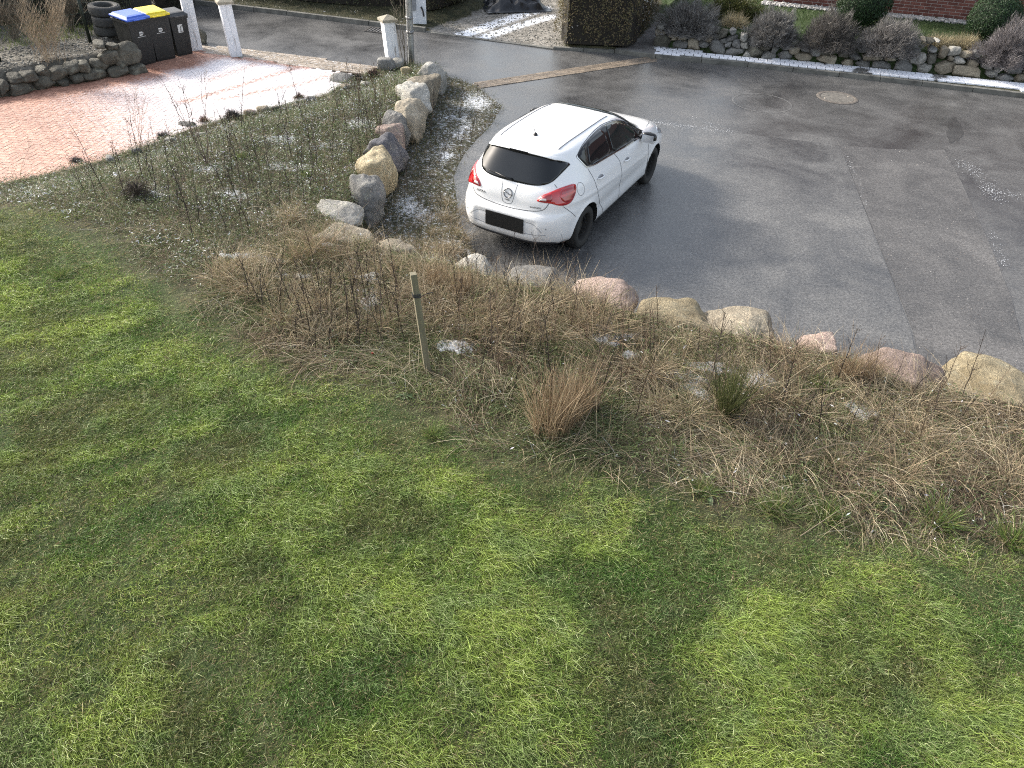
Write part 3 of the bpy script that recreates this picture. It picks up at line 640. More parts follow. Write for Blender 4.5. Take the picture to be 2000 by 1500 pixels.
# ------------------------------------------------------------------ the white hatchback (x forward from the rear bumper, y left, z up)
CAR_X, CAR_Y, CAR_YAW = -.2143, 9.924, 1.0934
LV = np.array([ # z, rear x, front x, half width, rear and front corner exponents
(.19,.26,4.18,.76,4.5,4),(.26,.11,4.32,.862,4.8,5),(.34,.045,4.385,.888,5,5.2),(.45,.008,4.419,.900,5,5.4),(.56,.0,4.41,.905,5,5.4),
(.64,.012,4.395,.907,5,5.3),(.70,.04,4.37,.906,5,5.2),(.74,.072,4.33,.902,5,5),(.80,.085,4.25,.897,4.9,4.4),(.86,.092,4.12,.888,4.8,4.4),
(.92,.105,3.92,.875,4.6,4.4),(.97,.12,3.66,.855,4.5,4.4),(1.01,.137,3.44,.835,4.4,4.2),(1.06,.17,3.33,.812,4.2,3.8),(1.15,.235,3.17,.770,4,3.6),
(1.25,.305,2.98,.720,4,3.6),(1.33,.36,2.80,.675,3.9,3.6),(1.38,.395,2.67,.645,3.9,3.6),(1.42,.43,2.52,.605,3.8,3.6),(1.45,.50,2.38,.545,3.5,3.4),
(1.475,.64,2.22,.46,3.2,3.2),(1.495,.9,2.0,.35,2.8,2.8),(1.507,1.2,1.8,.2,2.5,2.5)])
def pchip(x, y, q):
    h = np.diff(x); d = np.diff(y)/h; m = np.zeros(len(x)); m[0] = d[0]; m[-1] = d[-1]
    for i in range(1, len(x)-1):
        if d[i-1]*d[i] > 0:
            w1 = 2*h[i]+h[i-1]; w2 = h[i]+2*h[i-1]; m[i] = (w1+w2)/(w1/d[i-1]+w2/d[i])
    k = np.clip(np.searchsorted(x, q)-1, 0, len(x)-2); t = (q-x[k])/h[k]
    return (2*t**3-3*t**2+1)*y[k]+(t**3-2*t**2+t)*h[k]*m[k]+(-2*t**3+3*t**2)*y[k+1]+(t**3-t**2)*h[k]*m[k+1]
def car_body(NZ=110, NU=300):
    s = np.linspace(0, len(LV)-1, NZ); z = np.interp(s, np.arange(len(LV)), LV[:, 0])
    xr, xf, w, nr, nf = [pchip(LV[:, 0], LV[:, i], z) for i in range(1, 6)]
    th = np.linspace(0, 2*np.pi, NU, endpoint=False); V = []
    for i in range(NZ):
        xc = (xr[i]+xf[i])/2; a = (xf[i]-xr[i])/2; c, s_ = np.cos(th), np.sin(th); nn = np.where(c > 0, nf[i], nr[i])
        x = xc+a*np.sign(c)*np.abs(c)**(2/nn); y = w[i]*np.sign(s_)*np.abs(s_)**(2/nn)
        # pressed blade line and tucked sill along the doors, a number plate recess at the back
        side = np.exp(-((x-2.1)/1.1)**4)
        dy = -.016*np.exp(-((z[i]-.50)/.09)**2)*side+.010*np.exp(-((z[i]-(.80-.06*(x-1)))/.035)**2)*np.exp(-((x-1.5)/1.6)**4)
        y = y+np.sign(y)*dy*np.minimum(1, np.abs(y)/.6)
        fl = sum(np.exp(-(np.hypot(x-ax, (z[i]-.316))-.37)**2/.0012) for ax in (.86, 3.545)); y = y+np.sign(y)*.014*fl*np.minimum(1, (np.abs(y)/.8)**4)
        x = x+np.where(c < 0, 1, 0)*.022*sm(.36, .44, np.full(NU, z[i]))*sm(.66, .58, np.full(NU, z[i]))*sm(.52, .44, np.abs(y))
        V.append(np.stack([x, y, np.full(NU, z[i])], 1))
    V = np.concatenate(V); i = np.arange(NZ-1)[:, None]; j = np.arange(NU)[None]; k = (j+1) % NU
    Fq = np.stack([i*NU+j, i*NU+k, (i+1)*NU+k, (i+1)*NU+j], -1).reshape(-1, 4)
    return V, [tuple(f) for f in Fq.tolist()]+[tuple(range((NZ-1)*NU, NZ*NU)), tuple(reversed(range(NU)))]

def m_paint():
    m, nt, b = newmat('white_car_paint'); v = objvec(nt)
    sx = N(nt, 'SeparateXYZ'); nt.links.new(v, sx.inputs[0])
    f = noise_tex(nt, 4, 6, .7, v, .5); f2 = noise_tex(nt, 40, 4, .7, v)
    low = N(nt, 'MapRange', i_1=.9, i_2=.25, i_3=0., i_4=1.); nt.links.new(sx.outputs['Z'], low.inputs[0])
    rear = N(nt, 'MapRange', i_1=.6, i_2=.05, i_3=.12, i_4=1.); nt.links.new(sx.outputs['X'], rear.inputs[0])
    d = mth(nt, 'MULTIPLY', mth(nt, 'MULTIPLY', low.outputs[0], rear.outputs[0]), mth(nt, 'ADD', mth(nt, 'MULTIPLY', f, .9), mth(nt, 'MULTIPLY', f2, .3)), clamp=True)
    c = mix(nt, mth(nt, 'MULTIPLY', d, .36), (.87, .87, .87), (.33, .29, .24))
    nt.links.new(c, b.inputs['Base Color']); nt.links.new(mth(nt, 'MULTIPLY_ADD', d, .5, .28), b.inputs['Roughness'])
    b.inputs['Coat Weight'].default_value = .8; b.inputs['Coat Roughness'].default_value = .06
    return m
PAINT = m_paint()
GLASSM = m_simple('tinted_glass', (.012, .014, .016), .05, 0, .1, 3, spec=.5)
GLASSF = m_simple('door_glass', (.022, .028, .028), .05, 0, .3, 4, spec=.45)
BLACK = m_simple('black_plastic', (.014, .014, .015), .45, var=.2)
GLOSSB = m_simple('gloss_black', (.008, .008, .009), .12, var=.1)
SEAM = m_simple('panel_gap', (.13, .13, .135), .8, var=.1)
CHROME = m_simple('chrome', (.62, .62, .63), .15, 1, .08)
GREYT = m_simple('grey_trim', (.30, .30, .31), .4, var=.08)
REDL = m_simple('red_lens', (.50, .010, .014), .08, 0, .25, 9, spec=.7, coat=1)
REDD = m_simple('dark_red_lens', (.34, .008, .012), .08, 0, .2, 9, spec=.7, coat=1)
LENSW = m_simple('clear_lens', (.72, .62, .60), .12, 0, .1, coat=1)
TYRE = m_simple('tyre_rubber', (.030, .029, .027), .85, var=.35, scale=20, bmp=.2)
RIM = m_simple('dirty_steel_wheel', (.060, .056, .050), .55, .2, .35, 18)
UNDER = m_simple('underbody', (.012, .012, .012), .9)

car = empty('parked_car', (CAR_X, CAR_Y, 0), CAR_YAW, 'white five door hatchback parked on wet asphalt, blank black number plate', 'car')
bv_V, bv_F = car_body()
BVH = BVHTree.FromPolygons([Vector(v) for v in bv_V.tolist()], bv_F)
me = bpy.data.meshes.new('body'); me.from_pydata(bv_V.tolist(), [], bv_F); me.materials.append(PAINT); me.materials.append(UNDER)
body = bpy.data.objects.new('body', me); link(body, car)
bm = bmesh.new(); bm.from_mesh(me); bmesh.ops.recalc_face_normals(bm, faces=bm.faces); bm.to_mesh(me); bm.free()
cut = MB()
for ax in (.86, 3.545):
    for s in (-1, 1):
        cut.lathe([(0.001, -.21), (.366, -.21), (.366, .21), (.001, .21)], 64, (ax, s*.80, .322), 'y')
co = cut.build('arch_cutter', UNDER); COL.objects.unlink(co); link(co, car)
md = body.modifiers.new('arches', 'BOOLEAN'); md.object = co; md.operation = 'DIFFERENCE'; md.solver = 'EXACT'
bpy.context.view_layer.update(); dg = bpy.context.evaluated_depsgraph_get()
nm = bpy.data.meshes.new_from_object(body.evaluated_get(dg)); body.modifiers.clear(); body.data = nm; nm.name = 'body'
bpy.data.objects.remove(co)
mi = np.zeros(len(nm.polygons), np.int32); sm_ = np.ones(len(nm.polygons), bool)
for p in nm.polygons:
    c = p.center
    for ax in (.86, 3.545):
        if abs(c.y) > .5 and math.hypot(c.x-ax, c.z-.322) < .367 and (abs(abs(c.y)-.59) < .004 or abs(math.hypot(c.x-ax, c.z-.322)-.366) < .0025): mi[p.index] = 1; sm_[p.index] = False
    if c.z < .195: mi[p.index] = 1
if len(nm.materials) < 2: nm.materials.append(UNDER)
nm.polygons.foreach_set('material_index', mi); nm.polygons.foreach_set('use_smooth', sm_); nm.update()

def cast(p, D):
    h = BVH.ray_cast(Vector(p)-Vector(D).normalized()*8, Vector(D).normalized()); return h[0], h[1]
def dens(poly, step=.03, closed=True):
    out = []; n = len(poly)
    for i in range(n if closed else n-1):
        a, b = np.array(poly[i], float), np.array(poly[(i+1) % n], float); m = max(1, int(np.linalg.norm(b-a)/step))
        out += [a+(b-a)*k/m for k in range(m)]
    if not closed: out.append(np.array(poly[-1], float))
    return out
def smoothpoly(pts, it=2, closed=True):
    pts = [np.array(p, float) for p in pts]
    for _ in range(it):
        q = []; n = len(pts)
        for i in range(n if closed else n-1):
            a, b = pts[i], pts[(i+1) % n]; q += [a*.75+b*.25, a*.25+b*.75]
        if not closed: q = [pts[0]]+q+[pts[-1]]
        pts = q
    return pts
def patch(name, pts3, D, off, mat, parent, mirror=False, step=.035, rim=.012, sm_it=1, flip=False):
    """a panel of given outline lying on the body, with its own thickness"""
    D = np.array(D, float); D /= np.linalg.norm(D); a = np.cross(D, [0, 0, 1.0]); a /= np.linalg.norm(a); b = np.cross(a, D)
    poly = [(p@a, p@b) for p in (smoothpoly(pts3, sm_it) if sm_it else [np.array(q, float) for q in pts3])]
    poly = dens(poly, step*.7); n = len(poly); x0 = np.min(poly, 0); x1 = np.max(poly, 0)
    gx_, gy_ = np.meshgrid(np.arange(x0[0], x1[0], step), np.arange(x0[1], x1[1], step)); g = np.stack([gx_.ravel(), gy_.ravel()], 1)
    g = g[sdist(g, poly) > step*.4]
    V2 = [Vector(p) for p in poly]+[Vector(p) for p in g]
    r = delaunay_2d_cdt(V2, [], [list(range(n))], 1, 1e-6); v2, fc = r[0], r[2]
    top = []; nor = []
    for p in v2:
        w = a*p[0]+b*p[1]; h, nn = cast(w, D)
        if h is None: h, nn = Vector(w), Vector(-D)
        if nn.dot(Vector(D)) > 0: nn = -nn
        top.append(np.array(h)); nor.append(np.array(nn))
    top = np.array(top); nor = np.array(nor); T = top+nor*off
    ed = {}
    for f in fc:
        for i in range(len(f)):
            e = (f[i], f[(i+1) % len(f)]); ed[e] = 1
    bd = [e for e in ed if (e[1], e[0]) not in ed]
    m = len(T); V = np.concatenate([T, top-nor*rim]); Fc = [tuple(f) for f in fc]+[(e[1], e[0], m+e[0], m+e[1]) for e in bd]
    sides = (1,) if not mirror else (1, -1)
    for s in sides:
        VV = V*np.array([1, s, 1]); me = bpy.data.meshes.new(name); me.from_pydata(VV.tolist(), [], Fc if s == 1 else [f[::-1] for f in Fc]); me.materials.append(mat)
        bm = bmesh.new(); bm.from_mesh(me); bmesh.ops.recalc_face_normals(bm, faces=bm.faces)
        c0 = np.mean(T*np.array([1, s, 1]), 0); bm.faces.ensure_lookup_table(); nn = sum((f.normal*f.calc_area() for f in bm.faces[:len(fc)]), Vector())
        Ds = D*np.array([1, s, 1])
        if nn.dot(Vector(Ds)) > 0: bmesh.ops.reverse_faces(bm, faces=bm.faces)
        for f in bm.faces[:len(fc)]: f.smooth = True
        bm.to_mesh(me); bm.free(); o = bpy.data.objects.new(name, me); link(o, parent)
    return o
def strip(name, pts3, D, width, off, mat, parent, mirror=False, thick=.006, sm_it=2):
    D = np.array(D, float); D /= np.linalg.norm(D); pts = dens(smoothpoly(pts3, sm_it, False), .03, False); T = []; NN = []
    for p in pts:
        h, nn = cast(p, D)
        if h is None: continue
        if nn.dot(Vector(D)) > 0: nn = -nn
        T.append(np.array(h)); NN.append(np.array(nn))
    T = np.array(T); NN = np.array(NN); t = np.gradient(T, axis=0); sd = np.cross(t, NN); sd /= np.linalg.norm(sd, axis=1)[:, None]+1e-9
    A, B_ = T+NN*off+sd*width/2, T+NN*off-sd*width/2; C_, E_ = A-NN*thick, B_-NN*thick; m = len(T)
    V = np.concatenate([A, B_, C_, E_]); Fc = []
    for i in range(m-1): Fc += [(i, i+1, m+i+1, m+i), (2*m+i, 2*m+i+1, i+1, i), (m+i, m+i+1, 3*m+i+1, 3*m+i)]
    for s in ((1, -1) if mirror else (1,)):
        k = MB(); k.add(V*np.array([1, s, 1]), Fc); o = k.build(name, mat, parent)
    return o
SIDE = (0, 1, 0); REAR = (1, 0, 0); sd_ = lambda l: [(x, -2, z) for x, z in l]; rr_ = lambda l: [(-1, y, z) for y, z in l]
sym = lambda l: l+[(-y, z) for y, z in l[::-1] if y != 0]
DLO = [(.845, 1.325), (.99, 1.385), (1.2, 1.415), (1.6, 1.437), (1.95, 1.436), (2.3, 1.39), (2.6, 1.30), (2.9, 1.165), (3.12, 1.045), (3.2, .985), (2.75, 1.01), (1.85, 1.085), (1.0, 1.14), (.92, 1.22)]
sw = patch('side_window_surround', sd_(DLO), SIDE, .003, GLOSSB, car, True, sm_it=1)
for nm_, l, mt in (('quarter_window', [(.885, 1.315), (.99, 1.365), (1.12, 1.392), (1.045, 1.25), (1.015, 1.155), (.945, 1.225)], GLASSM), ('rear_door_window', [(1.18, 1.398), (1.5, 1.42), (1.79, 1.425), (1.775, 1.25), (1.75, 1.105), (1.4, 1.13), (1.075, 1.15), (1.10, 1.25)], GLASSM),
                   ('front_door_window', [(1.885, 1.422), (2.1, 1.41), (2.35, 1.355), (2.6, 1.275), (2.83, 1.175), (2.84, 1.03), (2.3, 1.06), (1.845, 1.095), (1.865, 1.25)], GLASSF), ('front_quarter_window', [(2.9, 1.135), (3.02, 1.075), (3.1, 1.02), (2.9, 1.025)], GLASSF)):
    patch(nm_, sd_(l), SIDE, .0065, mt, car, True, sm_it=1 if 'front_q' not in nm_ else 0)
strip('window_trim', sd_([(.84, 1.325), (.92, 1.215), (1.0, 1.133), (1.85, 1.078), (2.75, 1.003), (3.2, .975)]), SIDE, .016, .008, CHROME, car, True, sm_it=1)
strip('roof_seam', sd_([(.84, 1.33), (.99, 1.392), (1.2, 1.423), (1.6, 1.445), (1.95, 1.443), (2.3, 1.398), (2.6, 1.308), (2.9, 1.173), (3.12, 1.052), (3.2, .99)]), SIDE, .01, .004, SEAM, car, True)
RG = sym([(0, 1.428), (-.2, 1.425), (-.4, 1.41), (-.55, 1.35), (-.65, 1.285), (-.63, 1.245), (-.595, 1.18), (-.55, 1.12), (-.45, 1.085), (-.3, 1.07), (0, 1.062)])
patch('rear_window', rr_(RG), REAR, .005, GLASSM, car)
patch('windscreen', [(5, y, z) for y, z in sym([(0, 1.455), (-.3, 1.45), (-.5, 1.40), (-.62, 1.2), (-.69, 1.03), (-.4, 1.035), (0, 1.05)])], (-1, 0, 0), .005, GLASSF, car)
# tail lights
TLp = [(.11, -.43, .905), (.16, -.49, .985), (.23, -.57, 1.02), (.32, -.64, 1.05), (.46, -.71, 1.065), (.60, -.765, 1.055), (.59, -.79, .99), (.53, -.80, .92), (.44, -.80, .855), (.33, -.76, .84), (.24, -.70, .855), (.18, -.61, .89), (.13, -.5, .895)]
DT = (.8, .75, -.1)
patch('tail_light', TLp, DT, .014, REDL, car, True, sm_it=1, rim=.02)
TLi = [(.125, -.445, .912), (.165, -.50, .975), (.235, -.575, 1.01), (.22, -.62, .93), (.18, -.60, .90)]
patch('tail_light_inner', TLi, DT, .018, REDD, car, True, sm_it=1)
patch('reversing_light', [(.13, -.462, .915), (.15, -.49, .945), (.18, -.54, .945), (.172, -.548, .915)], DT, .021, LENSW, car, True, sm_it=0, step=.02)
patch('tail_light_lens', [(.33, -.655, 1.03), (.46, -.715, 1.045), (.57, -.76, 1.035), (.56, -.785, .985), (.50, -.80, .92), (.43, -.795, .875), (.34, -.755, .865), (.29, -.70, .93)], DT, .0175, REDD, car, True, sm_it=1)
# panel gaps
HS = [(.17, -.60, .90), (.15, -.58, .84), (.12, -.53, .785), (.08, -.39, .755), (.06, -.15, .732), (.06, 0, .73)]
strip('hatch_seam', HS+[(x, -y, z) for x, y, z in HS[-2::-1]], REAR, .010, .0025, SEAM, car)
strip('hatch_side_seam', [(.34, -.575, 1.10), (.34, -.62, 1.06)], (.8, .6, 0), .008, .0025, SEAM, car, True, sm_it=0)
for l in ([(1.0, 1.13), (1.06, .99), (1.14, .76), (1.27, .54), (1.40, .42), (1.50, .29)], [(1.86, 1.075), (1.97, .95), (2.02, .80), (2.03, .60), (2.08, .31)], [(3.10, .97), (3.17, .80), (3.20, .60), (3.21, .40), (3.22, .31)], [(1.5, .29), (2.1, .285), (3.22, .29)]):
    strip('door_seam', sd_(l), SIDE, .009, .0022, SEAM, car, True)
strip('sill_strip', sd_([(1.3, .235), (2.1, .225), (3.1, .225)]), SIDE, .05, .006, BLACK, car, True, sm_it=0)
strip('bumper_seam', sd_([(.30, .83), (.42, .72), (.52, .62)]), SIDE, .008, .002, SEAM, car, True)
for x, z in ((1.27, .935), (2.23, .875)):
    for s in (-1, 1):
        h, nn = cast((x, -2, z), SIDE); y = h[1]
        m_ = MB(); th = np.linspace(-.115, .115, 9); m_.tube([(x+t, (y-.012-.026*(1-(t/.115)**4)), z-.012*t/.115) for t in th], [.010]+[.0135]*7+[.010], 8)
        m_.v = [v*np.array([1, -s, 1]) for v in m_.v]; ho = m_.build('door_handle', PAINT, car, True)
        k = MB(); th = np.arange(20)*2*math.pi/20; 
        pc = patch('handle_recess', [(x+.085*math.cos(t), -2, z+.03*math.sin(t)) for t in th], SIDE, .0015, GREYT, car, s == 1, sm_it=0) if s == -1 else None
fz = [(.69+.085*math.cos(t), -2, .955+.085*math.sin(t)) for t in np.linspace(0, 2*math.pi, 30)]
strip('fuel_flap_seam', fz, SIDE, .005, .002, SEAM, car, sm_it=0)
# roof: rails, spoiler, brake light, aerial
for s in (1, -1):
    rl = MB(); pts = []
    for x, y in zip(np.linspace(.66, 2.28, 18), np.interp(np.linspace(.66, 2.28, 18), [.66, 1.2, 1.8, 2.28], [.455, .475, .48, .47])):
        h, nn = cast((x, y, 3), (0, 0, -1)); pts.append((x, s*y, h[2]+.002))
    rl.tube(pts, .009, 6); rl.build('roof_strip', GREYT, car, True)
ys_ = np.linspace(-.60, .60, 25); sp = []
for y in ys_:
    a = abs(y); xe = np.interp(a, [0, .2, .4, .55, .64], [.46, .467, .50, .575, .685]); ze = np.interp(a, [0, .2, .4, .55, .64], [1.440, 1.437, 1.42, 1.378, 1.305])
    k = 1-.75*sm(.48, .63, a)
    sp.append([(xe+.13, y*.985, ze+.026-.02*(1-k)), (xe+.04, y, ze+.014), (xe-.085*k, y*1.0, ze-.008), (xe-.09*k, y, ze-.018), (xe+.0, y, ze-.022)])
sp = np.array(sp).reshape(-1, 3); m_ = MB(); Fc = [(i*5+j, i*5+j+1, (i+1)*5+j+1, (i+1)*5+j) for i in range(24) for j in range(4)]; m_.add(sp, Fc); m_.build('roof_spoiler', PAINT, car, True)
m_ = MB(); m_.box((.372, 0, 1.4275), (.012, .28, .012)); m_.build('brake_light', GLOSSB, car)
m_ = MB(); m_.lathe([(.001, .03), (.02, .028), (.032, .006), (.034, -.004)], 16, (.85, 0, 1.494)); m_.tube([(.85, 0, 1.515), (.80, 0, 1.60), (.735, 0, 1.69)], [.006, .004, .003], 6); m_.build('roof_aerial', BLACK, car, True)
# rear wiper
def rp(y, z, o): h, nn = cast((-1, y, z), REAR); return np.array(h)+np.array(nn)*o
m_ = MB(); m_.tube([rp(-.02, 1.075, .03), rp(.12, 1.09, .03), rp(.25, 1.11, .028)], [.014, .011, .008], 6); m_.tube([rp(-.02, 1.095, .012)]+[rp(y, 1.085+.09*(y), .014) for y in np.linspace(.05, .40, 8)], .006, 5); m_.build('rear_wiper', BLACK, car, True)
# plate, badge, lettering, bumper furniture
m_ = MB(); q = [rp(y, z, 0) for y in (-.25, .25) for z in (.48, .6)]; xp = min(p[0] for p in q)-.008
m_.box((xp, 0, .525), (.014, .60, .215)); m_.build('number_plate', m_simple('plate_black', (.004, .004, .004), .6, var=.02), car, bevel=.004)
bc = rp(0, .905, .012); R_ = np.array(cast((-1, 0, .905), REAR)[1]); tilt = math.asin(R_[2])
garn = [(-1, y, z) for y, z in ((-.115, 1.045), (-.085, .80), (-.03, .775), (.03, .775), (.085, .80), (.115, 1.045))]
strip('hatch_garnish_seam', garn, REAR, .006, .002, SEAM, car, sm_it=1)
m_ = MB(); th = np.linspace(0, 2*math.pi, 33)[:-1]
ring = [rp(.062*math.cos(t), .915+.060*math.sin(t), .008) for t in th]; m_.tube(ring+[ring[0]], .0075, 6, cap=False)
m_.tube([rp(-.085, .905, .012), rp(-.02, .905, .012), rp(.022, .928, .012), rp(-.022, .902, .013), rp(.02, .925, .012), rp(.085, .925, .012)], [.003, .007, .006, .006, .007, .003], 6); m_.build('badge', m_simple('badge_metal', (.25, .25, .26), .25, .9), car, True)
def lettering(txt, y, z, h_, mat, name):
    cu = bpy.data.curves.new('txt', 'FONT'); cu.body = txt; cu.size = h_; cu.extrude = .001; cu.align_x = 'CENTER'; o = bpy.data.objects.new('txt', cu); COL.objects.link(o)
    bpy.context.view_layer.update(); me = bpy.data.meshes.new_from_object(o.evaluated_get(bpy.context.evaluated_depsgraph_get())); bpy.data.objects.remove(o)
    for v in me.vertices:
        c = rp(y-v.co.x*1.25, z+v.co.y, .004+v.co.z); v.co = c
    me.materials.append(mat); me.name = name; k = bpy.data.objects.new(name, me); link(k, car)
LET = m_simple('letter_grey', (.12, .12, .125), .3, .6)
lettering('ASTRA', .43, .835, .042, LET, 'lettering'); lettering('ecoFLEX', -.43, .80, .036, LET, 'lettering'); lettering('OPEL', 0, .815, .03, LET, 'lettering')
strip('tail_light_bar', [(.30, -.685, .96), (.42, -.745, .97), (.55, -.79, .975)], DT, .03, .020, REDL, car, True, sm_it=0)
strip('bumper_line', rr_([(-.62, .455), (-.4, .425), (0, .415), (.4, .425), (.62, .455)]), REAR, .008, .004, GREYT, car)
patch('bumper_trim', rr_(sym([(0, .30), (-.35, .305), (-.62, .335), (-.72, .31), (-.70, .215), (-.4, .205), (0, .205)])), REAR, .012, BLACK, car, sm_it=1)
for s in (-1, 1):
    strip('bumper_shade_line', rr_([(s*.30, .60), (s*.42, .60), (s*.52, .55), (s*.57, .49)]), REAR, .012, .002, m_simple('shade_line', (.42, .42, .42), .6, var=.05), car)  # grey line paints the shade along the bumper's pressed arc
    for y in (.30, .62):
        p = rp(s*y, .55, .001); k = MB(); k.lathe([(.001, .003), (.010, .003), (.012, 0)], 14, (0, 0, 0)); k.v = [v[:, [2, 1, 0]]*np.array([-1, 1, 1])+p for v in k.v]; k.build('parking_sensor', GREYT, car)
# mirrors
for s in (-1, 1):
    V, T = ICO[4]; nrm = V.copy(); S = np.sign(V)*np.abs(V)**.75; S = S*np.array([.085, .125, .085]); S[:, 0] += -.02*(V[:, 0] > 0)
    S = np.where((V[:, 0] < -.55)[:, None], np.stack([np.full(len(V), -.055), S[:, 1], S[:, 2]], 1), S)
    S = S+np.array([2.86, s*.985, 1.035])
    mi_ = (V[T].mean(1)[:, 2] < -.1).astype(int); mh = mesh_np('mirror', S, T, mats=[GLOSSB, PAINT], mi=mi_, parent=car, smooth=True)
    k = MB(); k.box((2.798, s*.985, 1.035), (.006, .19, .115)); k.build('mirror_glass', CHROME, mh, bevel=.002)
    k = MB(); k.tube([(2.90, s*.80, 1.0), (2.88, s*.89, 1.0)], [.03, .028], 8); k.build('mirror_foot', BLACK, mh, True)
# lights and grille at the front
patch('headlight', [(4.25, -.50, .70), (4.10, -.62, .80), (3.80, -.80, .86), (3.78, -.86, .80), (4.1, -.80, .68)], (-.75, .65, -.1), .006, m_simple('headlight_lens', (.5, .52, .55), .08, .3, .2, coat=1), car, True)
patch('grille', [(6, y, z) for y, z in sym([(0, .60), (-.42, .60), (-.36, .50), (0, .48)])], (-1, 0, 0), .006, GLOSSB, car)
patch('lower_grille', [(6, y, z) for y, z in sym([(0, .40), (-.5, .40), (-.44, .28), (0, .27)])], (-1, 0, 0), .006, BLACK, car)
strip('bonnet_seam', [(3.5, -.70, 3), (3.8, -.64, 3), (4.1, -.52, 3), (4.2, -.3, 3), (4.22, 0, 3), (4.2, .3, 3), (4.1, .52, 3), (3.8, .64, 3), (3.5, .70, 3)], (0, 0, -1), .008, .002, SEAM, car)
# wheels: tyre, steel disc with round openings, hub and bolts
def wheel(x, s):
    w = empty('wheel', (0, 0, 0)); w.parent = car; w.location = (x, s*.772, .316)
    t = MB(); pr = []
    for a in np.linspace(-1, 1, 15): pr.append((.316-.022*abs(a)**4-.004*(abs(a) > .3)*(1 if int(a*10) % 2 else 0), a*.094))
    for a in np.linspace(0, 1, 6)[1:]: pr.append((.292-.085*a, .094+.012*math.sin(a*math.pi)-.006*a))
    pr += [(.200, .06), (.200, -.06)]
    for a in np.linspace(1, 0, 6)[:-1]: pr.append((.292-.085*a, -.094-.012*math.sin(a*math.pi)+.006*a))
    t.lathe(pr, 72, (0, 0, 0), 'y', closed=True); t.build('tyre', TYRE, w, True)
    r = MB(); e = -s
    # 'y' lathe maps profile height h to y = -h
    prof = [(.207, .088), (.205, .078), (.196, .074), (.190, .03), (.178, .018), (.165, .036), (.110, .058), (.085, .060), (.070, .048), (.035, .050), (.033, .066), (.001, .068)]
    r.lathe([(a, e*b) for a, b in prof], 64, (0, 0, 0), 'y'); r.lathe([(.207, e*.088), (.209, -e*.08)], 64, (0, 0, 0), 'y'); rk = len(r.f)
    for k in range(12):
        a = k*2*math.pi/12; c = np.array([.142*math.cos(a), 0, .142*math.sin(a)]); rr = .017
        P_ = [c+np.array([rr*math.cos(b)*.8, s*.052, rr*math.sin(b)]) for b in np.arange(10)*2*math.pi/10]; Q_ = [p-np.array([0, s*.03, 0]) for p in P_]
        r.add(P_+Q_, [tuple(range(10))]+[(i, (i+1) % 10, 10+(i+1) % 10, 10+i) for i in range(10)])
    rk2 = len(r.f)
    for k in range(5):
        a = k*2*math.pi/5+.3; r.lathe([(.010, e*.045), (.010, e*.062), (.001, e*.064)], 8, (.053*math.cos(a), 0, .053*math.sin(a)), 'y')
    o = r.build('rim', RIM, w, True, mats=[RIM, UNDER, m_simple('rust', (.12, .07, .045), .8)]); o.data.polygons.foreach_set('material_index', np.array([0]*rk+[1]*(rk2-rk)+[2]*(len(r.f)-rk2), np.int32))
for x in (.86, 3.545):
    for s in (-1, 1): wheel(x, s)

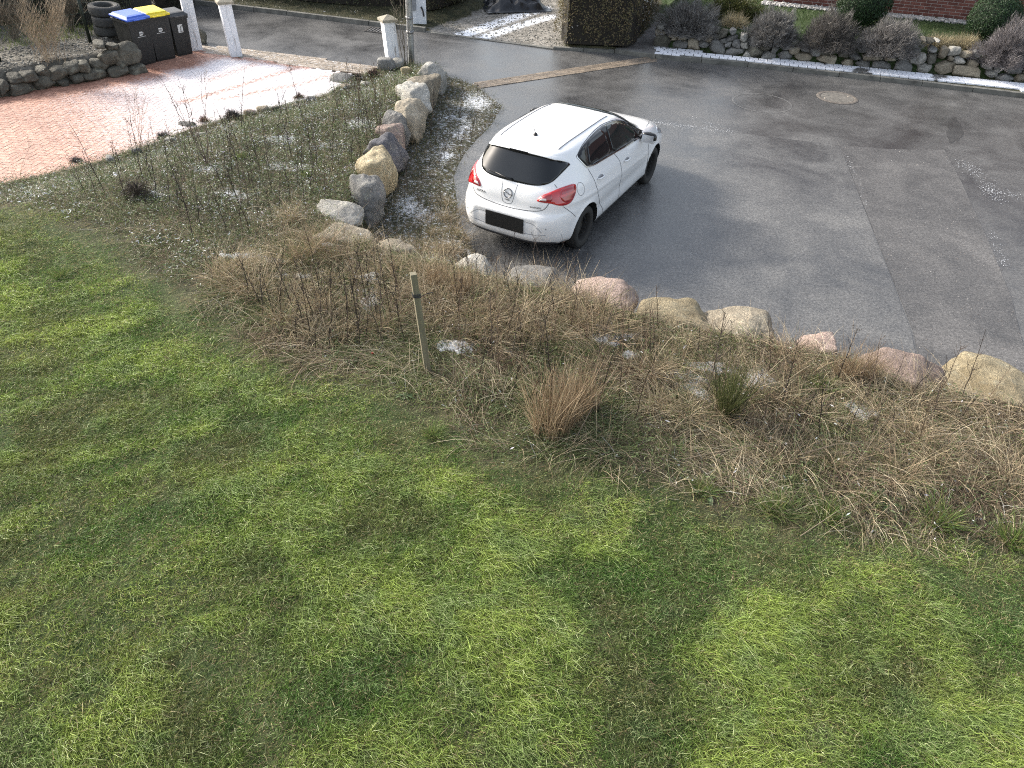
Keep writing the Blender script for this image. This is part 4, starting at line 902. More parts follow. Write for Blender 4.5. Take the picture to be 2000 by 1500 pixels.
# ------------------------------------------------------------------ wheelie bins
BIN = m_simple('bin_plastic', (.014, .015, .015), .5, var=.25, scale=8, bmp=.05)
STK = m_simple('sticker_white', (.62, .62, .6), .6, var=.1); STKG = m_simple('sticker_grey', (.16, .16, .16), .6, var=.1)
LIDB = m_simple('lid_blue', (.045, .12, .55), .35, var=.1); LIDY = m_simple('lid_yellow', (.72, .56, .02), .4, var=.1); LIDK = m_simple('lid_black', (.05, .052, .056), .5, var=.2)
def wheelie(a, b, w, d, h, lid, label, logo):
    a, b = np.array(gp(*a)), np.array(gp(*b)); u = (b-a)/np.linalg.norm(b-a); nrm = np.array([-u[1], u[0]]); c = (a+b)/2+nrm*d/2
    r = empty('wheelie_bin', (c[0], c[1], .01), math.atan2(u[1], u[0]), label, 'bin', 'bins by the driveway')
    m = MB(); hb = h-.09
    def ring(sx, sy, z, yo=0, k=.04): return [(x*sx, y*sy+yo, z) for x, y in ((-1+k, -1), (1-k, -1), (1, -1+k), (1, 1-k), (1-k, 1), (-1+k, 1), (-1, 1-k), (-1, -1+k))]
    lv = [ring(w*.40, d*.36, .0, -.02), ring(w*.405, d*.37, .05, -.02), ring(w*.455, d*.44, hb-.06), ring(w*.46, d*.445, hb-.05), ring(w*.495, d*.49, hb-.045), ring(w*.495, d*.49, hb), ring(w*.44, d*.44, hb), ring(w*.44, d*.44, hb-.02)]
    V = np.concatenate(lv); Fc = [(i*8+j, i*8+(j+1) % 8, (i+1)*8+(j+1) % 8, (i+1)*8+j) for i in range(len(lv)-1) for j in range(8)]+[tuple(range(8))[::-1], tuple(range(56, 64))]
    m.add(V, Fc); m.build('body', BIN, r)
    L_ = MB(); lv = [ring(w*.50, d*.50, hb+.004), ring(w*.51, d*.51, hb+.03), ring(w*.50, d*.50, hb+.04), ring(w*.44, d*.44, hb+.055), ring(w*.40, d*.40, hb+.082), ring(w*.30, d*.3, hb+.09)]
    V = np.concatenate(lv); V[:, 2] += .035*(V[:, 1]/d+.5)
    L_.add(V, [(i*8+j, i*8+(j+1) % 8, (i+1)*8+(j+1) % 8, (i+1)*8+j) for i in range(5) for j in range(8)]+[tuple(range(8))[::-1], tuple(range(40, 48))]); L_.box((0, -d*.5-.02, hb+.02), (w*.5, .05, .02)); L_.build('lid', lid, r)
    k = MB(); k.tube([(-w*.40, d*.50, hb+.0), (-w*.40, d*.56, hb+.01), (w*.40, d*.56, hb+.01), (w*.40, d*.50, hb+.0)], .014, 8); k.build('handle', BIN, r)
    for s in (-1, 1):
        k = MB(); k.lathe([(.02, .025), (.095, .03), (.10, .02), (.10, -.02), (.095, -.03), (.02, -.025)], 24, (0, 0, 0), 'z'); k.v = [v[:, [2, 1, 0]]+np.array([s*w*.44, d*.40, .10]) for v in k.v]; k.build('wheel', TYRE, r)
    fy = lambda z: -(d*(.36+.08*(z/(hb-.06)))+.02*(1-z/(hb-.06)))-.004
    k = MB()
    def quad(x0, x1, z0, z1, o, mt):
        k.add([(x0, fy(z0)-o, z0), (x1, fy(z0)-o, z0), (x1, fy(z1)-o, z1), (x0, fy(z1)-o, z1)], [(0, 1, 2, 3)]); mis.append(mt)
    mis = []; z0 = hb*.66; s_ = w*.085
    if logo == 'D':
        pts = [(-s_, 0), (s_*.3, 0)]+[(s_*.3+s_*.75*math.sin(t), s_*.85-s_*.85*math.cos(t)) for t in np.linspace(.2, math.pi-.2, 8)]+[(s_*.3, 1.7*s_), (-s_, 1.7*s_), (-s_*.75, .85*s_)]
        k.add([(x, fy(z0+z)-.001, z0+z) for x, z in pts], [tuple(range(len(pts)))]); mis.append(0)
        for i in range(3): quad(-s_*.6+i*s_*.5, -s_*.28+i*s_*.5, z0+s_*.5, z0+s_*1.2, .003, 1)
        quad(-s_*2.1, s_*2.1, z0-s_*.6, z0-s_*.42, .001, 0)
    else:
        z0 = hb*.60
        quad(-s_*1.5, s_*1.5, z0, z0+s_*4.4, .001, 0)
        k.add([(x*s_, fy(z0+z*s_)-.003, z0+z*s_) for x, z in ((-.2, .9), (.5, 1.0), (.35, 2.2), (.8, 3.2), (1.45, 3.3), (1.45, 3.9), (.3, 3.6), (-.15, 2.4))], [tuple(range(8))]); mis.append(1)
        quad(-s_*.9, s_*1.1, z0+s_*.3, z0+s_*.7, .003, 1)
    o = k.build('sticker', STK, r, mats=[STK, STKG]); o.data.polygons.foreach_set('material_index', np.array(mis, np.int32))
    return r
wheelie((279, 132), (307, 125), .56, .66, 1.03, LIDB, 'black wheelie bin with a blue lid, next to the stone wall', 'D')
wheelie((312, 123), (346, 116), .56, .66, 1.02, LIDY, 'black wheelie bin with a yellow lid, middle of the three', 'D')
wheelie((353, 112), (377, 107), .46, .52, .92, LIDK, 'smaller all black wheelie bin with a white sticker, against the gate post', 'S')

# ------------------------------------------------------------------ gate posts, pillar, steel post, stake
def m_peel():
    m, nt, b = newmat('peeling_white_paint'); v = objvec(nt); mp = N(nt, 'Mapping'); nt.links.new(v, mp.inputs[0]); mp.inputs['Scale'].default_value = (14, 14, 1.3)
    f = noise_tex(nt, 1.6, 6, .72, mp.outputs[0], .6); f2 = noise_tex(nt, 9, 4, .6, v)
    c = mix(nt, ramp(nt, f, [(.58, 0.), (.64, 1.)]), mix(nt, f2, (.66, .67, .70), (.80, .81, .84)), (.20, .17, .14)); nt.links.new(c, b.inputs['Base Color']); b.inputs['Roughness'].default_value = .7
    bump(nt, b, f, .5, .01); return m
PEEL = m_peel(); WOODG = m_simple('grey_wood', (.24, .22, .19), .85, var=.4, scale=9, bmp=.3)
CAPS = m_simple('cap_stone', (.30, .27, .21), .85, var=.3, scale=20, bmp=.4)
def gate_post(bx, tx, w, label, cap=True, hmin=0):
    b = np.array([*gp(*bx), .0]); t = topof(b, *tx); h = max(t[2], hmin); d = (t-b); d /= d[2]
    r = empty('gate_post', (b[0], b[1], 0), math.radians(28), label, 'gate post', 'white gate posts at the driveway')
    dl = Matrix.Rotation(-math.radians(28), 3, 'Z')@Vector((d[0], d[1], 0))
    m = MB(); nb = 4
    for i, (x, y) in enumerate(((-1, -1), (1, -1), (1, 1), (-1, 1))):       # four stout boards around a core, each a little different in length
        m.box((x*w*.252, y*w*.252, h/2-.02+random.uniform(-.01, .01)), (w*.5, w*.5, h+.04))
    for k in range(len(m.v)): m.v[k] = m.v[k]+m.v[k][:, 2:3]*np.array([dl[0], dl[1], 0])
    m.build('post', PEEL, r, bevel=.006)
    if cap:
        c = MB(); z = h; o = np.array([dl[0]*h, dl[1]*h])
        c.box((o[0], o[1], z+.03), (w*1.35, w*1.35, .05)); c.add([(o[0]+x*w*.67, o[1]+y*w*.67, z+.056) for x, y in ((-1, -1), (1, -1), (1, 1), (-1, 1))]+[(o[0], o[1], z+.14)], [(0, 1, 4), (1, 2, 4), (2, 3, 4), (3, 0, 4)]); c.build('cap', CAPS, r)
    return r
gate_post((461, 109), (438, 6), .26, 'leaning white gate post with cracked paint, alone between the bins and the street')
gate_post((769, 133), (757, 41), .26, 'white gate post with a stone cap, next to the steel post')
gate_post((384, 97), (361, -12), .25, 'white gate post right behind the small black bin')
b = at(816, 43); m = MB(); pr = empty('gate_pillar', b, math.radians(20), 'white rendered pillar across the street with a grey box on it', 'pillar')
m.box((0, 0, .75), (.40, .36, 1.7)); m.build('pillar', m_simple('white_render', (.68, .70, .74), .8, var=.1, scale=5, bmp=.2), pr, bevel=.015)
m = MB(); m.box((-.15, -.21, .55), (.14, .06, .42)); m.build('meter_box', m_simple('box_grey', (.22, .23, .25), .5), pr, bevel=.01)
m = MB(); m.tube([(.06, -.2, .42), (.10, -.21, .34), (.13, -.2, .18)], .02, 6); m.build('latch', BLACK, pr)
GALV = m_simple('galvanised_steel', (.36, .37, .37), .45, .75, .2, 10, .05)
b = np.array([*gp(804, 131), .05]); t = topof(b, 798, 0)-b; t /= t[2]; r = empty('steel_post', b, 0, 'galvanised round steel post with clamps at the street corner', 'post')
m = MB(); m.tube([t*z for z in np.linspace(-.1, 3.4, 8)], .075, 20); m.build('pole', GALV, r, True)
for z in (1.02, .72):
    m = MB(); m.lathe([(.076, -.03), (.084, -.03), (.084, .03), (.076, .03)], 20, tuple(t*z), closed=True); m.box(tuple(t*z+np.array([.02, -.09, 0])), (.05, .03, .05)); m.build('clamp', m_simple('clamp_steel', (.28, .28, .28), .5, .7), r, True)
m = MB(); m.lathe([(.078, 0), (.06, .03), (.001, .04)], 20, tuple(t*3.4)); m.build('cap', BLACK, r, True)
def m_stake():
    m, nt, b = newmat('stake_wood'); v = objvec(nt); mp = N(nt, 'Mapping'); nt.links.new(v, mp.inputs[0]); mp.inputs['Scale'].default_value = (30, 30, 2.2)
    f = noise_tex(nt, 1.3, 6, .7, mp.outputs[0], .3); f2 = noise_tex(nt, 4, 4, .6, v)
    c = mix(nt, f2, ramp(nt, f, [(.35, (.13, .105, .07)), (.65, (.28, .24, .17))]), (.17, .16, .105)); nt.links.new(c, b.inputs['Base Color']); b.inputs['Roughness'].default_value = .85; bump(nt, b, f, .6, .01); return m
b = at(836, 728); t = topof(b, 807, 534)-b; h = t[2]; t /= h; r = empty('wooden_stake', b, math.radians(20), 'square weathered wooden stake standing upright in the dry grass', 'stake')
dl = Matrix.Rotation(-math.radians(20), 3, 'Z')@Vector((t[0], t[1], 0)); m = MB(); m.box((0, 0, h/2-.1), (.062, .062, h+.2)); m.v = [v+v[:, 2:3]*np.array([dl[0], dl[1], 0]) for v in m.v]; m.build('post', m_stake(), r, bevel=.004)
m = MB(); zc = h*.80; o = np.array([dl[0]*zc, dl[1]*zc, zc])
for k in range(3):
    q = [o+np.array([x*.035, y*.035, .012*(k-1)+random.uniform(-.008, .008)]) for x, y in ((-1, -1), (1, -1), (1, 1), (-1, 1), (-1, -1))]; m.tube(q, .005, 5)
m.tube([o+np.array([.04, -.04, 0]), o+np.array([.10, -.05, .03]), o+np.array([.16, -.03, .02])], .004, 5); m.build('tie_wire', BLACK, r)
# manhole, drain
c = gp(1635, 191); r = empty('manhole_cover', (c[0], c[1], 0), .3, 'round sunken manhole cover in the wet asphalt', 'manhole')
m = MB(); m.lathe([(.36, .008), (.37, .014), (.43, .014), (.45, .006)], 48); m.build('frame', m_simple('iron_frame', (.16, .14, .12), .6, .3, .3, 12, .2), r, True)
m = MB(); m.lathe([(.001, .010), (.30, .009), (.355, .008)], 48); m.build('lid', m_simple('concrete_lid', (.13, .12, .105), .7, 0, .35, 9, .3), r, True)
for s in (-1, 1): m = MB(); m.lathe([(.001, .017), (.03, .016), (.034, .010)], 12, (s*.30, 0, 0)); m.build('lifting_eye', m_simple('eye_metal', (.30, .27, .23), .5, .5), r)
c = gp(737, 60); u = np.array(FK[4])-np.array(FK[3]); r = empty('drain_grate', (c[0], c[1], 0), math.atan2(u[1], u[0]), 'rectangular iron drain grate at the far kerb', 'drain')
m = MB()
for s in (-1, 1): m.box((s*.28, 0, .01), (.05, .42, .02)); m.box((0, s*.20, .011), (.51, .04, .02))
m.build('frame', m_simple('iron', (.09, .085, .08), .55, .4, .3), r); m = MB()
for k in range(6): m.box((-.21+.084*k, 0, .010), (.032, .36, .014))
m.build('bars', MATS['clamp_steel'], r); m = MB(); m.box((0, 0, .003), (.5, .36, .004)); m.build('shaft', UNDER, r)

# ------------------------------------------------------------------ tyres, compost bin, fence behind the stone wall
c0 = at(217, 66); 
for k, (dx, dy, tl, lab) in enumerate(((0, 0, 0, 'worn black tyre at the bottom of the stack behind the blue lidded bin'), (.04, -.03, .03, 'worn black tyre in the middle of the stack behind the blue lidded bin'), (.0, .0, .06, 'grey dusty tyre on top of the stack behind the blue lidded bin'))):
    r = empty('tyre', (c0[0]+dx, c0[1]+dy, c0[2]+.11+.205*k), .5*k, lab, 'tyre', 'stack of old tyres'); r.rotation_euler = (tl, tl*.6, .5*k)
    m = MB(); pr = [(.27-.07*math.copysign(abs(math.cos(a))**.45, math.cos(a)), .1*math.copysign(abs(math.sin(a))**.5, math.sin(a))) for a in np.linspace(0, 2*math.pi, 21)[:-1]]; m.lathe(pr, 40, (0, 0, 0), closed=True); m.build('tread', m_simple('old_tyre', (.055, .055, .053), .85, var=.4, scale=14, bmp=.3), r, True)
    m = MB(); m.lathe([(.23, .0955), (.30, .0985), (.30, .1005), (.23, .0975)], 40, closed=True); m.build('sidewall_ring', MATS['tyre_rubber'], r, True)
c = at(268, 38); r = empty('compost_bin', c, .5, 'black plastic compost bin behind the bins', 'compost bin'); m = MB(); m.box((0, 0, .40), (.9, .8, .84), taper=.9); m.build('body', BLACK, r, bevel=.02)
m = MB(); m.box((0, 0, .85), (.86, .76, .05)); m.build('lid', BIN, r, bevel=.015)
fb = [at(-120, 145), at(0, 120), at(177, 84), at(250, 68)]; r = empty('wire_fence', fb[2], 0, 'green wire mesh fence with dark posts behind the fieldstone wall', 'fence'); o3 = fb[2]
GREENM = m_simple('dark_green_metal', (.012, .02, .013), .5, .2); WIRE = m_simple('wire', (.055, .08, .06), .5, .4)
for p in fb[:3]:
    m = MB(); q = p-o3; m.tube([q+np.array([0, 0, -.1]), q+np.array([0, 0, 1.3])], .035, 10); po = m.build('post', GREENM, r, True); m = MB(); m.lathe([(.038, 0), (.03, .02), (.001, .025)], 10, tuple(q+np.array([0, 0, 1.3]))); m.build('cap', BLACK, po)
m = MB()
for a, b in zip(fb[:-1], fb[1:]):
    a, b = a-o3, b-o3; L_ = np.linalg.norm(b-a)
    for k in range(7): m.tube([a+np.array([0, 0, .05+.19*k]), b+np.array([0, 0, .05+.19*k])], .0035 if k in (0, 3, 6) else .002, 4, False)
    for k in range(int(L_/.1)):
        q = a+(b-a)*k*.1/L_; m.tube([q+np.array([0, 0, .05]), q+np.array([0, 0, 1.19])], .0014, 3, False)
m.build('wire_mesh', WIRE, r)

# ------------------------------------------------------------------ brick house beyond the far wall
ha, hb_ = gp(1510, 5, .55), gp(1998, 52, .55); u = (hb_-ha)/np.linalg.norm(hb_-ha); nn = np.array([-u[1], u[0]]); L_ = 15.0
def m_brick():
    m, nt, b = newmat('red_brick'); v = objvec(nt); sx = N(nt, 'SeparateXYZ'); nt.links.new(v, sx.inputs[0]); cb = N(nt, 'CombineXYZ'); nt.links.new(mth(nt, 'ADD', sx.outputs[0], sx.outputs[1]), cb.inputs[0]); nt.links.new(sx.outputs[2], cb.inputs[1])
    bt = N(nt, 'TexBrick', offset=.5, squash=1, i_Scale=1, i_Mortar_Size=.0055, i_Mortar_Smooth=.2, i_Bias=-.1, i_Brick_Width=.265, i_Row_Height=.080); nt.links.new(cb.outputs[0], bt.inputs[0])
    bt.inputs['Color1'].default_value = (.115, .038, .028, 1); bt.inputs['Color2'].default_value = (.20, .075, .055, 1); bt.inputs['Mortar'].default_value = (.36, .32, .29, 1)
    f = noise_tex(nt, 6, 5, .6, v); nt.links.new(mix(nt, 1, bt.outputs['Color'], ramp(nt, f, [(.3, .7), (.7, 1.3)]), 'MULTIPLY'), b.inputs['Base Color']); b.inputs['Roughness'].default_value = .85
    bump(nt, b, mth(nt, 'SUBTRACT', 1.0, bt.outputs['Fac']), .6, .01); return m
r = empty('brick_house', (ha[0], ha[1], .5), math.atan2(u[1], u[0]), 'red brick house with pale mortar joints above the stone wall', 'house')
m = MB(); m.box((L_/2, 4, 1.35), (L_, 8, 2.8)); m.build('wall', m_brick(), r)
m = MB(); m.add([(-.4, -.5, 2.7), (L_+.4, -.5, 2.7), (L_+.4, 4, 6), (-.4, 4, 6), (L_+.4, 8.5, 2.7), (-.4, 8.5, 2.7)], [(0, 1, 2, 3), (3, 2, 4, 5), (0, 3, 5), (1, 4, 2), (0, 5, 4, 1)]); m.build('roof', m_simple('roof_tiles', (.10, .04, .03), .8), r)
acc = Acc(); m_ = 5200; lx = RNG.uniform(-.3, L_, m_); ly = -RNG.uniform(.02, .42, m_); pos = np.stack([ha[0]+u[0]*lx+nn[0]*ly, ha[1]+u[1]*lx+nn[1]*ly, np.full(m_, .56)+RNG.uniform(-.01, .02, m_)], 1)
def pebbles(acc, pos, s, col):
    D, T = ico(1); n = len(pos); R_ = RNG.uniform(.6, 1.3, (n, len(D))); V = pos[:, None]+D[None]*R_[..., None]*(np.broadcast_to(s, (n,)))[:, None, None]*np.array([1, 1, .65])
    acc.put(V.reshape(-1, 3), ((np.arange(n)*len(D))[:, None, None]+T[None]).reshape(-1, 3), np.repeat(col, len(D), 0))
pebbles(acc, pos, RNG.uniform(.02, .05, m_), pick([(.42, .41, .4), (.3, .29, .28), (.5, .48, .46)], (3, 2, 2), m_))
tag(acc.build('gravel', TWIG), 'pale gravel strip at the foot of the brick house', 'gravel', kind='stuff')

# crumpled dark tarpaulin beside the gravel track
c = at(1003, 14); gxx, gyy = np.meshgrid(np.linspace(-1, 1, 46), np.linspace(-1, 1, 40)); px_, py_ = gxx.ravel(), gyy.ravel()
zt = .62*np.exp(-(px_**2*1.5+py_**2*2.2)*1.3)+.34*(fbm(px_, py_, 3.2, 4)-.5)+.12*np.abs(np.sin(px_*6+3*fbm(px_, py_, 2))); zt = np.maximum(zt, .0)*sm(1.02, .7, np.maximum(abs(px_), abs(py_)))+.02
i = np.arange(39)[:, None]*46+np.arange(45)[None]; Qd = np.stack([i, i+1, i+47, i+46], -1).reshape(-1, 4)
o = mesh_np('tarpaulin', np.stack([px_*.95, py_*.7, zt], 1), Q=Qd, mat=m_simple('tarp', (.02, .022, .026), .3, var=.3), smooth=True); o.location = c; o.rotation_euler = (0, 0, .3)
tag(o, 'crumpled dark tarpaulin heap beside the gravel track', 'tarpaulin')

# ------------------------------------------------------------------ shrubs of the far garden
def dome(name, c, rx, ry, h, n, cols, wts, label, cat, L=(.10, .2), w=.012, group=None, shape=1.0, droop=.02, mat=LEAF, stem=(.06, .05, .045), spread=.5):
    d = unit(n); d[:, 2] = np.abs(d[:, 2])*1.0; rad = RNG.random(n)**.35*(.45+1.0*fbm(d[:, 0]*2+c[0], d[:, 1]*2+d[:, 2]*2+c[1], 1.9, 3)); P = d*rad[:, None]*np.array([rx, ry, h])
    P[:, 2] = np.maximum(P[:, 2], .02); up = d+RNG.normal(0, spread, (n, 3))+np.array([0, 0, .5]); up /= np.linalg.norm(up, axis=1)[:, None]
    acc = Acc(); l = RNG.uniform(*L, n); acc.ribbons(P-up*l[:, None]*.4, up, l, RNG.normal(0, droop, (n, 3)), w, pick(cols, wts, n)*(1+RNG.normal(0, .2, (n, 1))), 2)
    r = empty(name, c, 0, label, cat, group); acc.build('foliage', mat, r)
    a2 = Acc()
    for _ in range(46):
        v = unit(1)[0]; v[2] = abs(v[2]); e = v*np.array([rx, ry, h])*.85; a2.twig([np.zeros(3), e*.5+np.array([0, 0, .06]), e], .014, .005, stem)
    a2.build('stems', TWIG, r); return r
LV_ = [(.195, .19, .185), (.125, .12, .117), (.27, .265, .257), (.115, .103, .09)]
for px, py, rw, hh, lab, cc in ((1345, 78, .80, .85, 'grey lavender bush at the left corner of the stone wall, beside the path', LV_), (1508, 88, .74, .78, 'grey lavender bush spilling over the wall, below the gravel corner of the house', LV_), (1616, 104, .72, .85, 'brown grey twiggy bush on the wall in front of the tall topiary ball', [(.13, .12, .11), (.085, .078, .07), (.18, .165, .155)]),
                            (1730, 118, .80, .78, 'grey brown lavender bush between the two topiary balls', [(.195, .184, .178), (.125, .117, .112), (.27, .257, .248)]), (1955, 140, .68, .85, 'purplish grey bush hanging over the right end of the wall', [(.205, .187, .188), (.135, .122, .122), (.28, .255, .258)])):
    c = at(px, py-14); c[2] = .42; dome('lavender_bush', c, rw, rw*.85, hh, 12000, cc, [4, 3, 2, 2][:len(cc)], lab, 'bush', L=(.09, .2), w=.0075, group='bushes along the stone wall')
def ball(c, rad, lab, z0):
    r = empty('topiary_ball', c, 0, lab, 'topiary', 'clipped evergreen balls'); n = 15000; d = unit(n); rr = rad*(1-.16*RNG.random(n)**1.6)*(1+.07*(fbm(d[:, 0]*3+c[0], d[:, 1]*3+d[:, 2]*3, 2, 3)-.5)*2)
    P = d*rr[:, None]+np.array([0, 0, z0]); P = P*np.array([1, 1, 1]); nr = d+RNG.normal(0, .5, (n, 3)); nr /= np.linalg.norm(nr, axis=1)[:, None]; k = P[:, 2] > -.02
    acc = Acc(); acc.leaves(P[k], nr[k], RNG.uniform(.018, .034, n)[k], (pick([(.018, .045, .018), (.03, .065, .022), (.05, .085, .035)], (4, 3, 1), n)*(1+RNG.normal(0, .15, (n, 1))))[k]); acc.build('crown', LEAF, r)
    m = MB(); V, T = ICO[3]; m.add(V*rad*.8+np.array([0, 0, z0]), [tuple(t) for t in T.tolist()]); m.build('inner_branches', m_simple('inner_green', (.012, .018, .010), .9), r)
    m = MB(); m.tube([(0, 0, -.1), (0, 0, z0)], .05, 8); m.build('trunk', WOODG, r)
c = at(1672, 62); ball(c, .66, 'tall round topiary ball standing against the brick wall', .70); c = at(1926, 84); ball(c, .62, 'wide round topiary ball near the right end of the brick wall', .52)
c = at(1432, 36); dome('low_shrub', c, .78, .6, .55, 9000, [(.075, .085, .025), (.11, .105, .03), (.05, .06, .02)], (4, 2, 3), 'low olive green mound shrub behind the first lavender', 'shrub', L=(.04, .09), w=.014)
for px, py, lab in ((1432, 52, 'pale dry grass clump below the olive mound shrub'), (1830, 92, 'small straw coloured grass clump on the wall, left of its larger twin'), (1880, 94, 'large straw coloured grass clump on the wall, left of the purplish bush')):
    c = at(px, py); dome('ornamental_grass', c, .36, .3, .24, 1800, [(.42, .36, .23), (.34, .28, .17), (.5, .45, .32)], (3, 2, 1), lab, 'grass clump', L=(.15, .3), w=.006, mat=DRY, droop=.06)
# short grass of the far garden and the slope by the path
n = 60000; P = np.stack([RNG.uniform(2, 18, n), RNG.uniform(20, 33, n)], 1); k = inside(P, FARGARDEN) & (polydist(P, FWALL) > .35); P = P[k]; n = len(P)
acc = Acc(); up = np.stack([RNG.normal(0, .4, n), RNG.normal(0, .4, n), np.ones(n)], 1); up /= np.linalg.norm(up, axis=1)[:, None]
acc.ribbons(np.concatenate([P, H(P)[:, None]], 1), up, .04+.05*RNG.random(n), RNG.normal(0, .015, (n, 3)), .012, jit((.062, .10, .034), n), 2); tag(acc.build('garden_grass', GRASS), 'short green lawn in front of the brick house', 'grass', kind='stuff')

# ------------------------------------------------------------------ hedges and greenery beyond the street
def hedge(name, poly, h, n, cols, wts, label, leaf=(.02, .04), flecks=0, z0=0.0, top=.35):
    poly = smoothpoly(smoothpoly(poly, 1), 1) if len(poly) > 5 else [p for i in range(len(poly)) for p in (np.array(poly[i])*.9+np.array(poly[i-1])*.1, np.array(poly[i])*.9+np.array(poly[(i+1) % len(poly)])*.1)]; c = np.mean(poly, 0); zb = hz(*c); r = empty(name, (c[0], c[1], zb), 0, label, 'hedge')
    per = [np.linalg.norm(poly[(i+1) % len(poly)]-poly[i]) for i in range(len(poly))]; tot = sum(per); acc = Acc(); PP = []; NN = []
    for i, l in enumerate(per):
        a, b = poly[i]-c, poly[(i+1) % len(poly)]-c; m_ = int(n*(1-top)*l/tot); t = RNG.random(m_); z = h*RNG.random(m_)**.9; q = a+(b-a)*t[:, None]; e = (b-a)/np.linalg.norm(b-a); nr = np.array([e[1], -e[0]])
        off = (-.25*RNG.random(m_)**1.4+.30*(fbm(t*l, z, 2.0, 4)-.5)*2); q = q+nr*off[:, None]; PP.append(np.concatenate([q, z[:, None]], 1)); NN.append(np.tile([nr[0], nr[1], .25], (m_, 1)))
    m_ = int(n*top); x0, x1 = np.min(poly, 0)-c, np.max(poly, 0)-c; q = RNG.uniform(x0, x1, (m_*2, 2)); q = q[inside(q, [p-c for p in poly])][:m_]; PP.append(np.concatenate([q, (h-.2*RNG.random(len(q))+.12*(fbm(q[:, 0], q[:, 1], 2)-.5))[:, None]], 1)); NN.append(np.tile([0, 0, 1.], (len(q), 1)))
    PP = np.concatenate(PP); NN = np.concatenate(NN)+RNG.normal(0, .55, (len(PP), 3)); NN /= np.linalg.norm(NN, axis=1)[:, None]; m_ = len(PP)
    cl = pick(cols, wts, m_)*(.65+.7*fbm(PP[:, 0]+PP[:, 1], PP[:, 2], 1.6, 3))[:, None]*(1+RNG.normal(0, .18, (m_, 1)))
    if flecks: k = (RNG.random(m_) < flecks*sm(.5, .7, fbm(PP[:, 0]*2, PP[:, 2]*2+PP[:, 1], 1.1, 2))); cl[k] = (.72, .72, .70)
    acc.leaves(PP, NN, RNG.uniform(*leaf, m_), cl); acc.build('foliage', LEAF, r)
    mb = MB(); k = [((p-c)*(1-.16/max(np.linalg.norm(p-c), .5))) for p in poly]; mb.prism([tuple(p) for p in k], -.05, h-.22); mb.build('branches', m_simple('hedge_inside', (.018, .015, .011), .95, var=.4, scale=9), r); return r
hedge('hedge', G([(1084, 99), (1242, 106)])+[tuple(gp(1240, 105)+np.array([1.0, 4.6])), tuple(gp(1086, 99)+np.array([.6, 4.8]))], 2.3, 42000, [(.155, .122, .06), (.12, .112, .052), (.20, .155, .085), (.085, .068, .04)], (3, 3, 1, 2), 'tall brownish green clipped hedge between the gravel track and the stone wall', (.02, .042), .10)
p1, p2 = gp(395, -6), gp(800, 33); nv = np.array([.15, 1.6]); hedge('hedge', [tuple(p1+np.array([-8, 4.2])), tuple(p1), tuple(p2), tuple(p2+nv), tuple(p1+nv), tuple(p1+nv+np.array([-8, 4.2]))], 1.7, 46000, [(.04, .046, .022), (.06, .068, .03), (.085, .075, .04)], (4, 3, 1), 'long dark hedge beyond the street verge', (.03, .055))
p1 = gp(840, 40); hedge('hedge', [tuple(p1), tuple(p1+np.array([1.1, 1.7])), tuple(p1+np.array([1.0, 5.5])), tuple(p1+np.array([-1.6, 5.5])), tuple(p1+np.array([-.5, .6]))], 1.1, 22000, [(.05, .056, .027), (.08, .08, .038), (.11, .09, .05)], (4, 3, 2), 'untidy dark bush by the white pillar, left of the gravel track', (.03, .055), .03)
p1 = at(340, 26)[:2]; hedge('hedge', [tuple(p1+np.array([-.75, .1])), tuple(p1+np.array([.35, .2])), tuple(p1+np.array([.2, 1.2])), tuple(p1+np.array([-1.2, 1.6]))], 1.25, 9000, [(.02, .022, .012), (.03, .032, .018)], (3, 2), 'dark evergreen bush with pale flecked leaves behind the bins', (.03, .05), .22)
fbx = [f[:2] for f in fb]; q0, q1 = fbx[2]+np.array([-1.0, 2.6]), fbx[0]+np.array([-1.8, 2.5]); hedge('hedge', [tuple(q1), tuple(q0), tuple(q0+np.array([.6, 2.0])), tuple(q1+np.array([-1.6, 2.4]))], 1.5, 26000, [(.06, .07, .035), (.09, .10, .05), (.13, .115, .07)], (4, 3, 2), 'dark straggly bushes behind the wire fence', (.025, .05))
# ivy and low growth on the verge beyond the street
n = 34000; P = np.stack([RNG.uniform(-16, 1.5, n), RNG.uniform(20, 33, n)], 1); df = polydist(P, FK); k = inside(P, FARV) & (sdist(P, TRACK) < .05) & (df > .14) & (df < 3.2); P = P[k]; n = len(P); df = df[k]
zz = H(P)+RNG.random(n)**2*(.05+.22*sm(.2, 1.5, df)); nr = RNG.normal(0, .5, (n, 3))+np.array([0, -.2, 1]); nr /= np.linalg.norm(nr, axis=1)[:, None]
acc = Acc(); acc.leaves(np.concatenate([P, zz[:, None]], 1), nr, RNG.uniform(.02, .05, n), pick([(.028, .034, .015), (.045, .055, .022), (.08, .085, .035), (.09, .075, .045), (.5, .5, .48)], (5, 4, 1.2, 1.4, .12), n)); tag(acc.build('ivy', LEAF), 'dark ivy and low weeds on the verge beyond the kerb', 'ivy', kind='stuff')

